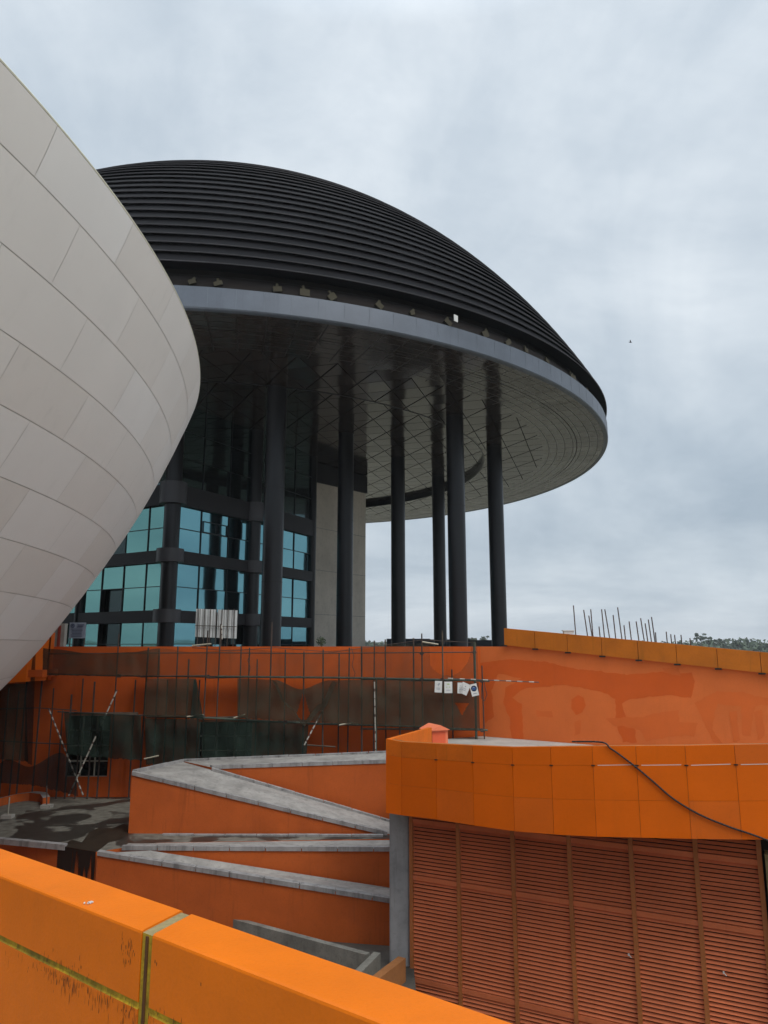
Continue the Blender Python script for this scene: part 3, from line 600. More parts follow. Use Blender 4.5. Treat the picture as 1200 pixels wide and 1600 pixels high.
for (x0, y0, x1, y1) in ((292, 1120, 318, 1117), (365, 1122, 383, 1116), (530, 1133, 552, 1129), (660, 1003, 685, 1007), (225, 1186, 248, 1181), (300, 1009, 330, 1006)):
    m_ = MB(); m_.path([at(x0, y0, YS - .25), at(x1, y1, YS - .2)], .035, 4); m_.build('loose_board', paint('pale_board', (.36, .32, .24), .8) if 'pale_board' not in bpy.data.materials else bpy.data.materials['pale_board'], Sc)
for x, y in ((741, 1019), (753, 1064), (753, 1141), (691, 1062), (659, 1061), (602, 1061), (325, 1057), (186, 1056), (659, 1021), (530, 1132), (446, 1128)):
    p = at(x, y, YS - .08); m_ = MB(); m_.box(p, (.12, .14, .14)); m_.tube(p + V((-.1, -.03, 0)), p + V((.1, -.03, 0)), .03, 6); m_.build('coupler', M['pole'], Sc)
# striped poles leaning on / through it
def striped(pts, label, r=.04, n=14, Y0=31.6, Y1=31.9, duty=.45, grp='red and white marked poles'):
    r *= .7
    a, b = at(*pts[0], Y0), at(*pts[1], Y1)
    T = thing('striped_pole', min((a, b), key=lambda q: q.z), label, 'pole', grp)
    m_ = MB(); m_.tube(a, b, r, 8); m_.build('shaft', M['rebar'], T)
    m_ = MB()
    for k in range(n):
        f0 = (k + random.uniform(.0, .2)) / n; m_.tube(a.lerp(b, f0), a.lerp(b, min(1, f0 + duty / n)), r + .004, 8)
    m_.build('stripes', M['stripe'], T)
striped(((107, 1244), (183, 1078)), 'long white striped pole leaning right, left end of the scaffold', duty=.75)
striped(((130, 1243), (76, 1107)), 'yellowish striped pole leaning left, crossing the long striped one', duty=.5)
striped(((475, 1165), (512, 1095)), 'slanting white striped pole under the drooping net', duty=.6, n=8)
striped(((700, 1060), (842, 1066)), 'horizontal red and white pole sticking out past the right end of the scaffold', r=.03, Y0=31.7, Y1=31.0, n=8)
striped(((587, 1185), (585, 1065)), 'upright white striped pole right of the middle of the scaffold', r=.03, Y0=31.7, Y1=31.7, n=9, duty=.8)
striped(((347, 1000), (346, 975)), 'short white striped pole end sticking up before the white sheets', r=.035, Y0=31.7, Y1=31.7, n=3, duty=.7)
# rope loops on poles
def rope(pts, label, Y=31.8):
    m_ = MB(); m_.path([at(x, y, Y) for x, y in pts], .014, 5); tag(m_.build('rope', M['pole']), label, 'rope', 'ropes hanging on the scaffold')
rope([(389, 1012), (391, 1022), (387, 1032), (391, 1042), (389, 1056)], 'knotted rope hanging near the white sheet panel')
rope([(549, 1012), (553, 1026), (550, 1040), (555, 1052), (552, 1062)], 'knotted rope hanging left of the concrete wall column')
rope([(756, 1060), (758, 1075), (761, 1085), (757, 1095), (752, 1090), (753, 1070)], 'rope loop at the right end of the scaffold')
rope([(300, 1012), (360, 1017), (430, 1012), (520, 1019), (600, 1008), (660, 1000), (740, 1004)], 'long slack rope along the top of the scaffold')

# nets: gridded cloth with folds; shapes are left out of the grid where the cloth is torn
def net(name_label, m, top, bot, nx=70, nz=16, Y=31.75, amp=.05, fold=1.6, hole=None, seed=0, grp='mesh nets hung on the scaffold'):
    def ev(c, t):
        x = c[0][0] + (c[-1][0] - c[0][0]) * t
        for (xa, ya), (xb, yb) in zip(c[:-1], c[1:]):
            if xa <= x <= xb + 1e-6: u = (x - xa) / (xb - xa); u = u * u * (3 - 2 * u) if len(c) > 3 else u; return x, ya + (yb - ya) * u
        return c[-1]
    mb = MB(); P2 = []
    for j in range(nz + 1):
        for i in range(nx + 1):
            a, b = ev(top, i / nx), ev(bot, i / nx); x = a[0] + (b[0] - a[0]) * j / nz; y = a[1] + (b[1] - a[1]) * j / nz + (2.2 * noise.noise(V((x * .35, seed, 0))) + 2.5 * noise.noise(V((x * .12, seed, 4)))) * (j / nz) ** 3
            P2.append((x, y)); Yd = Y + amp * noise.noise(V((x / 24. * fold, y / 60., seed))) * 2 + amp * noise.noise(V((x / 45., y / 45., seed + 5))) * 2
            mb.v.append(tuple(at(x, y, Yd)))
    for j in range(nz):
        for i in range(nx):
            q = (j * (nx + 1) + i, j * (nx + 1) + i + 1, (j + 1) * (nx + 1) + i + 1, (j + 1) * (nx + 1) + i)
            cx = sum(P2[k][0] for k in q) / 4; cy = sum(P2[k][1] for k in q) / 4
            if hole and hole(cx, cy): continue
            mb.f.append(q); mb.m.append(0)
    return tag(mb.build('safety_net', m, smooth=True, recalc=False), name_label, 'net', grp)
net('thin see-through net along the top of the wall, left part', M['net2'], [(50, 1010), (80, 1014), (150, 1022), (205, 1019), (250, 1013)], [(48, 1055), (250, 1056)], seed=1).data
net('thin see-through net along the top of the wall, middle part', M['net1'], [(250, 1013), (300, 1019), (380, 1014), (470, 1020), (560, 1014)], [(250, 1056), (560, 1059)], seed=2)
net('thin net with a scooped torn corner at the top right of the scaffold', M['net1'], [(560, 1014), (620, 1006), (700, 1003), (745, 998)], [(560, 1060), (748, 1062)], nx=110, nz=30, seed=3,
    hole=lambda x, y: x > 672 and ((x - 700) / 36) ** 2 + ((y - 1010) / 46) ** 2 < 1 and not x > 735)
net('brown net panel between two bare orange wall areas', M['net2'], [(228, 1060), (306, 1060)], [(225, 1120), (312, 1121)], nx=30, seed=4)
net('dark green narrow net strip at the left of the bare orange patch', M['net3'], [(303, 1062), (307, 1062)], [(297, 1124), (318, 1124)], nx=8, Y=31.7, seed=5)
def hole1(x, y):
    return (abs(x - 474) < 11 * ((y - 1078) / 40) ** 1.1 if 1078 < y < 1112 else False) or (((x - 474) / 10.) ** 2 + ((y - 1112) / 13.) ** 2 < 1 and y >= 1112)
net('long brown net with a sagging top edge and a teardrop hole', M['net2'], [(371, 1060), (428, 1062), (470, 1077), (515, 1063), (600, 1061)], [(371, 1122), (600, 1134)], nx=150, nz=40, seed=6, amp=.035, hole=hole1)
net('brown net below the paper signs with a heart-shaped hole', M['net2'], [(600, 1062), (748, 1066)], [(600, 1134), (750, 1140)], nx=110, nz=40, seed=7, amp=.035,
    hole=lambda x, y: abs(x - 722) < 11 * (1118 - y) / 20 and 1098 < y < 1118)
net('draped fold of net hanging in a loop under the sagging edge', M['net2'], [(422, 1062), (445, 1098), (475, 1126), (500, 1100), (522, 1064)], [(428, 1064), (452, 1106), (475, 1134), (505, 1108), (528, 1068)], nx=40, nz=4, Y=31.6, seed=8)
net('dark green net over the large barred window', M['net3'], [(314, 1124), (392, 1126), (482, 1132)], [(316, 1200), (478, 1197)], seed=9, amp=.08)
net('brown net left of the dark green one, lower tier', M['net3'], [(226, 1122), (314, 1124)], [(228, 1194), (270, 1198), (312, 1200)], seed=10, amp=.08)
net('dark net over the upper half of the small barred window', M['net3'], [(100, 1112), (220, 1118)], [(105, 1178), (160, 1184), (222, 1188)], seed=11, amp=.08)
net('black net slumped low at the far left of the wall', M['net4'], [(-12, 1200), (12, 1186), (45, 1198), (95, 1176), (118, 1196)], [(-10, 1222), (60, 1228), (122, 1244)], seed=12, amp=.1, Y=31.5)
net('black bunched net hanging in a tall strip at the far left', M['net4'], [(42, 1010), (56, 1012)], [(38, 1188), (50, 1196)], nx=12, seed=13, amp=.1, Y=31.4)
net('dark net covering the wall at the left edge', M['net2'], [(-12, 1070), (40, 1068)], [(-12, 1186), (44, 1190)], nx=24, seed=15, amp=.08, Y=31.6)

# paper signs pinned to the scaffold
def paper(px, py, wpx, hpx, rot, label, mark):
    c = at(px, py, 31.45); k = 31.45 / F; wd, hh = wpx * k, hpx * k
    T = thing('paper_sign', (c.x, c.y, c.z - hh / 2), label, 'sign', 'paper signs pinned to the scaffold ledger')
    Rm = Matrix.Rotation(math.radians(rot), 3, 'Y')
    m_ = MB(); m_.box(c, (wd, .006, hh), rot=Rm); m_.build('sheet', M['white'], T)
    m_ = MB()
    def bar(u, v, a, b, mi=0):
        q = c + Rm @ V((u * wd, -.006, v * hh)); m_.box(q, (a * wd, .003, b * hh), rot=Rm, mi=mi)
    if mark == 'ring':
        for i in range(20):
            a_ = 2 * PI * i / 20; q = c + Rm @ V((.30 * wd * math.cos(a_), -.006, .12 * hh + .30 * wd * math.sin(a_))); m_.box(q, (.05, .003, .07), rot=Rm @ Matrix.Rotation(-a_, 3, 'Y'))
        bar(-.08, .12, .22, .10); bar(.1, .12, .2, .10); bar(0, .05, .26, .10); bar(0, .20, .5, .03); bar(0, -.3, .5, .04, 1)
    elif mark == 'man': bar(.08, .25, .12, .14); bar(-.05, .18, .14, .04); bar(.0, .1, .1, .04); bar(0, -.12, .5, .03, 1); bar(0, -.22, .5, .03, 1)
    elif mark == 'green': bar(0, .28, .3, .08); bar(-.2, .02, .14, .06); bar(.15, .02, .14, .06); bar(0, -.25, .5, .03, 1)
    else: bar(.0, .2, .12, .06); bar(0, .0, .4, .03, 1); bar(0, -.15, .45, .03, 1)
    m_.build('print', {'ring': [M['blue'], M['inkgrey']], 'green': [M['green'], M['inkgrey']]}.get(mark, [M['inkgrey'], M['inkgrey']]), T)
paper(685, 1073, 11, 17, 3, 'leftmost white paper sign with a small dark figure', 'man')
paper(700.5, 1074, 12, 17, 0, 'white paper sign with pale green print', 'green')
paper(719, 1075, 8, 16, 2, 'narrow white paper partly behind a tilted one', 'plain')
paper(726, 1076, 13, 17, 24, 'tilted white paper sign in the middle of the row', 'plain')
paper(741, 1078, 11, 18, -13, 'white paper sign with a round blue symbol', 'ring')

# white corrugated sheets
c = at(338, 973, 38); k = 38 / F
T = thing('sheet_panel', (c.x, c.y, c.z - 22 * k), 'white corrugated sheets with dark bars standing before the glass facade', 'panel')
mb = MB(); n = 44; wd = 64 * k; hh = 43 * k
for i in range(n + 1):
    x = c.x - wd / 2 + wd * i / n; y = c.y + .035 * math.sin(i * 2.2)
    sk = -.06 * (i / n) * hh; mb.v += [(x, y, c.z - hh / 2 + sk), (x, y, c.z + hh / 2 + sk)]
for i in range(n):
    if i in (21, 22): continue
    mb.f.append((2 * i, 2 * i + 2, 2 * i + 3, 2 * i + 1)); mb.m.append(0)
full = (mb.v, mb.f)
for lo_, hi_ in ((0, 21), (23, 44)):
    q = MB(); q.v = mb.v[2 * lo_:2 * hi_ + 2]; q.f = [(2 * i, 2 * i + 2, 2 * i + 3, 2 * i + 1) for i in range(hi_ - lo_)]; q.m = [0] * len(q.f); q.build('sheet', M['sheet'], T, recalc=False)
mb = MB()
for i in range(7): x = c.x - wd / 2 + wd * (i + .5) / 7; mb.tube((x, c.y - .08, c.z - hh / 2 - 1.2), (x, c.y - .08, c.z + hh / 2), .02, 6)
for f in (-.1,): mb.tube((c.x - wd / 2, c.y - .09, c.z + hh * f), (c.x + wd / 2, c.y - .09, c.z + hh * f - .06), .02, 6)
mb.build('frame', M['pole'], T)
# notice board
c = at(121, 985, 36); k = 36 / F; T = thing('notice_board', (c.x, c.y, -1.3), 'pale blue-grey notice board with a round emblem standing before the glass', 'sign')
mb = MB(); mb.box(c, (25 * k, .04, 24 * k)); mb.build('board', M['signbg'], T)
for s in (-1, 1): mb = MB(); mb.tube((c.x + s * 11 * k, c.y + .05, -1.3), (c.x + s * 11 * k, c.y + .05, c.z + 11 * k), .03, 6); mb.build('leg', M['pole'], T)
mb = MB(); q = c + V((-7.5 * k, -.03, 7 * k))
for i in range(16): a_ = 2 * PI * i / 16; mb.box(q + V((2.6 * k * math.cos(a_), 0, 2.6 * k * math.sin(a_))), (.05, .01, .03), rot=Matrix.Rotation(-a_, 3, 'Y'))
mb.box(q, (.07, .01, .07))
for v, a_, b_ in ((8.5, 0, 10), (6.5, 0, 9), (5, -1, 8)): mb.box(c + V(((a_ + b_) / 2 * k + .0, -.03, v * k)), ((b_ - a_) * k, .01, .035))
for i in range(6): mb.box(c + V(((-.5 + (i % 2) * .5) * k, -.03, (2 - i * 2.2) * k)), ((18 - (i * 5) % 4) * k, .01, .025))
mb.build('lettering', M['signink'], T)
# small shrub at the concrete wall foot
def leafball(mb, c, r, n, s, rng, flat=1.):
    for _ in range(n):
        d = V((rng.gauss(0, 1), rng.gauss(0, 1), rng.gauss(0, 1) * flat)).normalized() * r * rng.random() ** .4; d.z *= flat
        p = V(c) + d; u = V((rng.uniform(-1, 1), rng.uniform(-1, 1), rng.uniform(-1, 1))).normalized() * s; v_ = u.cross(V((rng.uniform(-1, 1), rng.uniform(-1, 1), rng.uniform(-1, 1)))).normalized() * s * .6
        mb.add([p - u, p + v_, p + u, p - v_], [(0, 1, 2, 3)])
rg = random.Random(5)
T = thing('shrub', at(502, 1009, 40), 'small dark shrub on the terrace at the foot of the concrete wall', 'plant')
mb = MB(); p = at(502, 1002, 40); leafball(mb, p, .28, 130, .06, rg); mb.build('foliage', M['leafdark'], T, recalc=False)
mb = MB(); mb.tube((p.x, p.y, -1.3), (p.x, p.y, p.z), .03, 6); mb.build('stem', M['bark'], T)

# ================================================================ ZIGZAG RAMPS
Z = thing('switchback_ramp', (-4, 26, -9.68), 'orange sided concrete ramp zigzagging down below the scaffolded wall', 'ramp')
def flight(fr, bk, zbot, nm='ramp_flight', kerb=True, kerb_back=False, kw=.16, kh=.07):
    """fr/bk: front and back top edges, lists of two points"""
    m_ = MB(); lp = [fr[0], fr[1], bk[1], bk[0]]
    m_.hexa([V((q.x, q.y, zbot)) for q in lp], lp, 0, 1); o = m_.build(nm, [M['ramp'], M['conc_deck']], Z)
    def ker(a, b, inward):
        nseg = max(2, int((b - a).length / 1.05)); mk = MB(); d = (b - a); nn_ = V((inward.x, inward.y, 0)).normalized()
        for i in range(nseg):
            u0, u1 = i / nseg + .0015, (i + 1) / nseg - .0015; j = random.uniform(-.008, .008)
            q0, q1 = a + d * u0 - nn_ * .045, a + d * u1 - nn_ * .045; q2, q3 = q1 + nn_ * kw, q0 + nn_ * kw
            dn = V((0, 0, -.06)); up = V((0, 0, kh + j))
            mk.hexa([q + dn for q in (q0, q1, q2, q3)], [q + up for q in (q0, q1, q2, q3)])
        mk.build('kerb', M['conc_edge'], o)
    if kerb: ker(fr[0], fr[1], (bk[0] - fr[0]) * 1.0 if abs((bk[0] - fr[0]).y) > .5 else V((0, 1, 0)))
    if kerb_back: ker(bk[0], bk[1], V((0, -1, 0)))
    return o
Aft = [at(330, 1199, 28.9), at(660, 1188, 28.9)]; Abk = [at(285, 1189, 30.6), at(700, 1172, 30.6)]
flight(Aft, Abk, -9.68, kerb=True, kerb_back=True)
# flight B: wide top landing at left folding into the descending deck
Bf = [at(206, 1208, 26.8), at(606, 1303, 26.6)]; Bb = [at(325, 1202, 28.6), at(640, 1292, 28.4)]
m_ = MB(); lp = [Bf[0], Bf[1], at(640, 1310, 26.5), Bb[1], V((Aft[0].x, 28.86, Aft[0].z - .08)), V((Abk[0].x, 30.6, Abk[0].z - .03))]
m_.hexa([V((q.x, q.y, ZS - .2)) for q in lp], lp, 0, 0)
del m_.f[-1]; del m_.m[-1]; nb = len(m_.v)
top = m_.v[-6:]; o0 = nb - 6
m_.f += [(o0, o0 + 1, o0 + 2, o0 + 3, o0 + 4), (o0, o0 + 4, o0 + 5)]; m_.m += [1, 1]
fb = m_.build('ramp_flight', [M['ramp'], M['conc_deck']], Z)
def kerbline(a, b, par, kw=.16, kh=.07, side=V((0, 1, 0)), seg=1.05, drop=.06):
    nseg = max(2, int((b - a).length / seg)); mk = MB(); d = b - a
    for i in range(nseg):
        u0, u1 = i / nseg + .0015, (i + 1) / nseg - .0015; j = random.uniform(-.008, .008)
        q0, q1 = a + d * u0 - side * .045, a + d * u1 - side * .045; q2, q3 = q1 + side * kw, q0 + side * kw
        mk.hexa([q + V((0, 0, -drop)) for q in (q0, q1, q2, q3)], [q + V((0, 0, kh + j)) for q in (q0, q1, q2, q3)])
    return mk.build('kerb', M['conc_edge'], par)
kerbline(Bf[0], Bf[1], fb)
kerbline(V(top[4]) + V((.05, -.02, .02)), V(top[3]) + V((0, -.05, 0)), fb, side=V((0, -1, 0)))
kerbline(V(top[0]) + V((.02, .12, 0)), V(top[5]), fb, side=V((1, 0, 0)), kh=.1)
# flight C
Cf = [at(190, 1325, 24.75), at(640, 1327, 24.75)]; Cb = [at(215, 1307, 26.75), at(640, 1308, 26.55)]
fc = flight(Cf, Cb, -9.68, kerb=True); 
kerbline(Cb[0] + V((.9, -.14, .05)), Cb[1] + V((-.9, -.14, .05)), fc, side=V((0, -1, 0)), kh=.08)
# flight D
Df = [at(152, 1333, 24.3), at(640, 1412, 22.6)]; Db = [at(235, 1329, 24.66), at(640, 1392, 24.66)]
fd = flight(Df, Db, -9.68, kerb=False); kerbline(Df[0], Df[1], fd, kh=.07, kw=.22, side=V((.05, 1, 0)).normalized())
# black water stain below the slab edge
q2, q3 = (p2.x, p2.y), (p3.x, p3.y); dws = V((p3.y - p2.y, -(p3.x - p2.x), 0)).normalized() * .012
dm, dt, db = mat('dripping_mould'); db.inputs['Base Color'].default_value = (.018, .012, .008, 1); db.inputs['Roughness'].default_value = .6
dg = N(dt, 'ShaderNodeNewGeometry'); dmp = N(dt, 'ShaderNodeMapping'); dmp.inputs['Scale'].default_value = (5, 5, .45); dt.links.new(dg.outputs['Position'], dmp.inputs[0])
dn = N(dt, 'ShaderNodeTexNoise'); dn.inputs['Scale'].default_value = 1.3; dn.inputs['Detail'].default_value = 7; dt.links.new(dmp.outputs[0], dn.inputs['Vector'])
dse = N(dt, 'ShaderNodeSeparateXYZ'); dt.links.new(dg.outputs['Position'], dse.inputs[0])
dmr = N(dt, 'ShaderNodeMapRange'); dt.links.new(dse.outputs[2], dmr.inputs[0]); dmr.inputs[1].default_value = ZS - 1.9; dmr.inputs[2].default_value = ZS; dmr.inputs[3].default_value = -.38; dmr.inputs[4].default_value = .22
dad = N(dt, 'ShaderNodeMath', operation='ADD'); dt.links.new(dn.outputs[0], dad.inputs[0]); dt.links.new(dmr.outputs[0], dad.inputs[1])
dst = N(dt, 'ShaderNodeMapRange'); dt.links.new(dad.outputs[0], dst.inputs[0]); dst.inputs[1].default_value = .40; dst.inputs[2].default_value = .55; dst.inputs[4].default_value = .93
dtr = N(dt, 'ShaderNodeBsdfTransparent'); dmx = N(dt, 'ShaderNodeMixShader'); dt.links.new(dst.outputs[0], dmx.inputs[0]); dt.links.new(dtr.outputs[0], dmx.inputs[1]); dt.links.new(db.outputs[0], dmx.inputs[2]); dt.links.new(dmx.outputs[0], dt.nodes['Material Output'].inputs[0])
mb = MB(); a_, b_ = p2.lerp(p3, -.25) + dws, p3 + dws; mb.add([a_, b_, b_ - V((0, 0, 1.95)), a_ - V((0, 0, 1.95))], [(0, 1, 2, 3)]); tag(mb.build('mould_stain', dm), 'black mould stain running down the orange wall below the slab corner', 'stain')
mb = MB(); W = [onz(u, v, ZS + .008) for u, v in [(95, 1322), (112, 1312), (128, 1316), (140, 1300), (158, 1292), (175, 1294), (196, 1286), (204, 1296), (200, 1304), (188, 1312), (170, 1316), (160, 1324), (150, 1331)]]; mb.add(W, [tuple(range(len(W)))]); tag(mb.build('wet_patch', M['wet']), 'dark wet patch on the lower roof beside the ramp landing', 'stain')
# slab edge kerb, curved kerb on the slab
mb = MB(); dd_ = (p2 - p0).normalized()
mb.hexa([p0 + V((0, -.06, -.1)), p2 + V((0, -.06, -.1)), p2 + V((0, .16, -.1)), p0 + V((0, .16, -.1))], [p0 + V((0, -.06, .07)), p2 + V((0, -.06, .07)), p2 + V((0, .16, .07)), p0 + V((0, .16, .07))])
tag(mb.build('roof_kerb', M['conc_edge']), 'grey concrete kerb along the front edge of the stained lower roof', 'kerb')
mb = MB(); pts = [onz(-60, 1275, ZS), onz(-10, 1262, ZS), onz(20, 1254, ZS), onz(45, 1251, ZS), onz(62, 1253, ZS), onz(66, 1260, ZS)]; pts = [p + V((0, 0, 0)) for p in pts]
for a, b in zip(pts[:-1], pts[1:]): mb.hexa([a, b, b + V((.15, .3, 0)), a + V((.15, .3, 0))], [a + V((0, 0, .32)), b + V((0, 0, .32)), b + V((.15, .3, .32)), a + V((.15, .3, .32))], 0, 1)
tag(mb.build('curved_kerb', [M['ramp'], M['conc_edge']]), 'low curved kerb with orange side on the stained lower roof, left edge', 'kerb')
for i, (px, py, yt) in enumerate(((73, 1262, 1228), (12, 1278, 1246))):
    b_ = onz(px, py, ZS); T = thing('post_base', b_, ['thin dark rod standing in a small grey block on the lower roof', 'thin pale rod leaning from a small grey block at the left edge of the roof'][i], 'post')
    m_ = MB(); m_.box(b_ + V((0, 0, .06)), (.4, .3, .12)); m_.build('block', M['concrete'], T)
    t = at(px + i * 3, yt, b_.y); m_ = MB(); m_.tube(b_, t, .025, 6); m_.build('rod', M[['rebar', 'wframe'][i]], T)

# trough walls at the foot
T = thing('trough', (-1, 21.5, -9.68), 'low grey concrete trough wall at the foot of the lowest ramp', 'wall')
mb = MB(); zt = -8.08
def lw(a, b, wd, z0=ZY - .05, z1=zt):
    d = (b - a); nn_ = V((-d.y, d.x, 0)).normalized() * wd
    mb.hexa([V((q.x, q.y, z0)) for q in (a, b, b + nn_, a + nn_)], [V((q.x, q.y, z1)) for q in (a, b, b + nn_, a + nn_)])
lw(onz(340, 1430, zt), onz(572, 1492, zt), .18); lw(onz(584, 1487, zt), onz(540, 1530, zt), .2)
mb.build('trough_wall', M['oldwall'], T)
mb = MB(); a, b = onz(634, 1497, -7.95), onz(585, 1535, -7.95); T = thing('low_wall', (a.x, a.y, -9.68), 'low orange-brown wall running from the grey column towards the front parapet', 'wall')
d = (b - a); nn_ = V((-d.y, d.x, 0)).normalized() * -.22
mb.hexa([V((q.x, q.y, -9.68)) for q in (a, b, b + nn_, a + nn_)], [V((q.x, q.y, -7.95)) for q in (a, b, b + nn_, a + nn_)]); mb.build('wall', paint('brownish_orange', (.30, .12, .035), .8, .2, .4, 2, .3), T)
# grey column
T = thing('grey_column', (at(625, 1400, 21.6).x, 21.6, -9.68), 'square grey concrete column with peeling paint under the orange fascia corner', 'column')
c = at(624, 1400, 21.6); zb_ = at(624, 1490, 21.3).z
mb = MB(); mb.box((c.x, c.y, (-9.68 - 4.3) / 2), (.54, .54, 9.68 - 4.3)); cl = mb.build('shaft', M['post'], T)
bm = bmesh.new(); bm.from_mesh(cl.data); bmesh.ops.bevel(bm, geom=bm.edges[:], offset=.03, segments=2, affect='EDGES'); bm.to_mesh(cl.data); bm.free()
mb = MB(); mb.tube((c.x + .36, c.y + .0, -9.6), (c.x + .36, c.y, -4.4), .05, 10); mb.build('downpipe', M['dark'], T)

# ================================================================ RIGHT BUILDING: curved fascia + louvres
L0 = at(642, 1400, 21.3); dL = V((.888, -.46, 0)).normalized(); nL = V((-dL.y, dL.x, 0)); a2, b2_ = (L0.x, L0.y), (L0.x + dL.x * 10, L0.y + dL.y * 10)
RB = thing('louvred_building', (L0.x + 3, L0.y - 1, -9.68), 'orange building with a curved panel fascia over terracotta louvre screens', 'building')
def onL(px, py): return onpl(px, py, a2, b2_)
def sL(px, py=1400): q = onL(px, py); return (V((q.x, q.y, 0)) - V((L0.x, L0.y, 0))).dot(dL)
posts = [sL(x) for x in (644, 718, 804, 893, 990, 1092, 1192)]
Lb = V((L0.x, L0.y, 0)); ang = math.atan2(dL.y, dL.x)
rails = [onL(645, 1370).z, onL(645, 1529).z, onL(900, 1313).z]
rails += [rails[1] - 2.95]
for i, (u0, u1) in enumerate(zip(posts[:-1], posts[1:])):
    m_ = MB(); w_ = u1 - u0 - .1; cc = Lb + dL * ((u0 + u1) / 2); rs = sorted(rails + [-9.75, -3.78])
    for ra, rb in zip(rs[:-1], rs[1:]):
        ns = round((rb - ra - .12) / .098)
        for k in range(ns):
            q = cc + V((0, 0, ra + .06 + (rb - ra - .12) * (k + .5) / ns)); bend = random.choice((0, 0, 0, 0, random.uniform(-.006, .006)))
            R2 = Matrix.Rotation(ang, 3, 'Z') @ Matrix.Rotation(math.radians(48 + random.uniform(-4, 4)), 3, 'X') @ Matrix.Rotation(random.uniform(-.002, .002) + bend, 3, 'Y')
            m_.box(q, (w_ + .06, .076, .012), rot=R2)
    o = m_.build('louvre_panel', M['slat'], RB)
    for r in rails:
        m_ = MB(); m_.box(cc + V((0, 0, r)) - nL * .012, (w_ + .05, .07, .12), rz=ang); m_.build('rail', M['slat'], RB)
for u in posts + [posts[0] + .0]:
    if u == posts[0] and u is not posts[0]: continue
for u in posts:
    m_ = MB(); q = Lb + dL * u; m_.box((q.x, q.y, -6.85), (.10, .14, 5.6), rz=ang); m_.build('post', M['lpost'], RB)
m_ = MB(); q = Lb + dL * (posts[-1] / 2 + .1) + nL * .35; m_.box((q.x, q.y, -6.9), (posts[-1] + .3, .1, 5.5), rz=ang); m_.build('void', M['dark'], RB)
q = Lb + dL * (posts[-1] + .36); m_ = MB(); m_.box((q.x, q.y, -7.1), (.5, .4, 5.1), rz=ang); m_.build('end_pier', M['jointtop'], RB)
for px, py in ((983, 1490), (1131, 1518)):
    q = onL(px, py) - nL * .06; m_ = MB(); m_.box(q, (.035, .035, .045), rz=ang); m_.tube(q, q + V((.05, -.02, -.06)), .012, 5); m_.build('clip', M['white'], RB)
# fascia polyline: (px of the joint, distance, top py, bottom py)
FJ = [(603, 20.6, 1154.5, 1270), (627, 20.3, 1159, 1274), (681, 19.5, 1162, 1280.5), (738, 18.8, 1164.8, 1290), (800, 18.15, 1167.5, 1299), (860, 17.65, 1166.8, 1304), (925, 17.2, 1166, 1307.5), (993, 16.85, 1165.5, 1309), (1070, 16.5, 1165, 1311), (1147, 16.2, 1163.5, 1312), (1225, 15.95, 1162.5, 1312), (1310, 15.7, 1161.5, 1312), (1400, 15.5, 1160.5, 1312)]
pt = [at(x, a, Y) for x, Y, a, b in FJ]; pb = [at(x, b, Y) for x, Y, a, b in FJ]
pb = [V((t.x, t.y, b.z)) for t, b in zip(pt, pb)]
fr_ = [[], [], []]
cl3 = MB(); bk = MB(); wl = MB()
splits = [0, .215, .60, 1]
for i in range(len(FJ) - 1):
    t0, t1, b0, b1_ = pt[i], pt[i + 1], pb[i], pb[i + 1]; d = (t1 - t0); d.z = 0; d.normalize(); n_ = V((-d.y, d.x, 0))
    for r in range(3):
        f0, f1 = splits[r], splits[r + 1]; g = .007
        q00 = t0.lerp(b0, f0) + d * g * .7; q01 = t1.lerp(b1_, f0) - d * g * .7; q10 = t0.lerp(b0, f1) + d * g * .7; q11 = t1.lerp(b1_, f1) - d * g * .7
        e = g * (.8 if r < 2 else .3); q10 = q10 + V((0, 0, e)); q11 = q11 + V((0, 0, e))
        o_ = n_ * (random.uniform(0, .004)); mi = random.choice((0, 0, 0, 0, 0, 1)) if not (r == 0 and i < 3) else 2
        cl3.hexa([q10 + o_, q11 + o_, q11 + n_ * .04, q10 + n_ * .04], [q00 + o_, q01 + o_, q01 + n_ * .04, q00 + n_ * .04], mi)
    k = n_ * .018
    bk.hexa([b0 + k, b1_ + k, b1_ + n_ * .22, b0 + n_ * .22], [t0 + k - V((0, 0, .012)), t1 + k - V((0, 0, .012)), t1 + n_ * .22 - V((0, 0, .006)), t0 + n_ * .22 - V((0, 0, .006))])
    if i >= 6: 
        w0, w1_ = t0.lerp(b0, .215), t1.lerp(b1_, .215); wl.hexa([w0 - n_ * .0 + d * .1, w1_ - d * .1, w1_ - d * .1 + n_ * .016, w0 + n_ * .016 + d * .1], [w0 + d * .1 + V((0, 0, .013)), w1_ - d * .1 + V((0, 0, .013)), w1_ - d * .1 + n_ * .016 + V((0, 0, .013)), w0 + n_ * .016 + d * .1 + V((0, 0, .013))])
fas2 = cl3.build('fascia_cladding', [M['fascia'], M['fascia_b'], M['fascia_c']], RB)
bk.build('fascia_backing', M['seam'], RB); wl.build('white_seal', M['white'], fas2)
dk = MB()
for i in range(2, len(FJ)):
    w0 = pt[i].lerp(pb[i], .215); dk.box(w0 - V((0, .008, 0)), (.08, .02, .024), rz=-.3)
dk.build('clip', M['dark'], fas2)
# return leg at the left and its inner face
c0, c1 = pt[0], at(668, 1136.5, 23.6); e1 = at(745, 1150, 31.5)
mb = MB(); dr = (c1 - c0); dr.z = 0; dr.normalize(); nr = V((dr.y, -dr.x, 0))
c0b = V((c0.x, c0.y, pb[0].z)); c1b = V((c1.x, c1.y, pb[0].z))
mb.hexa([c0b, c1b, c1b + nr * .14, c0b + nr * .14], [c0, c1, c1 + nr * .14, c0 + nr * .14]); mb.build('side_parapet', M['fascia_c'], RB)
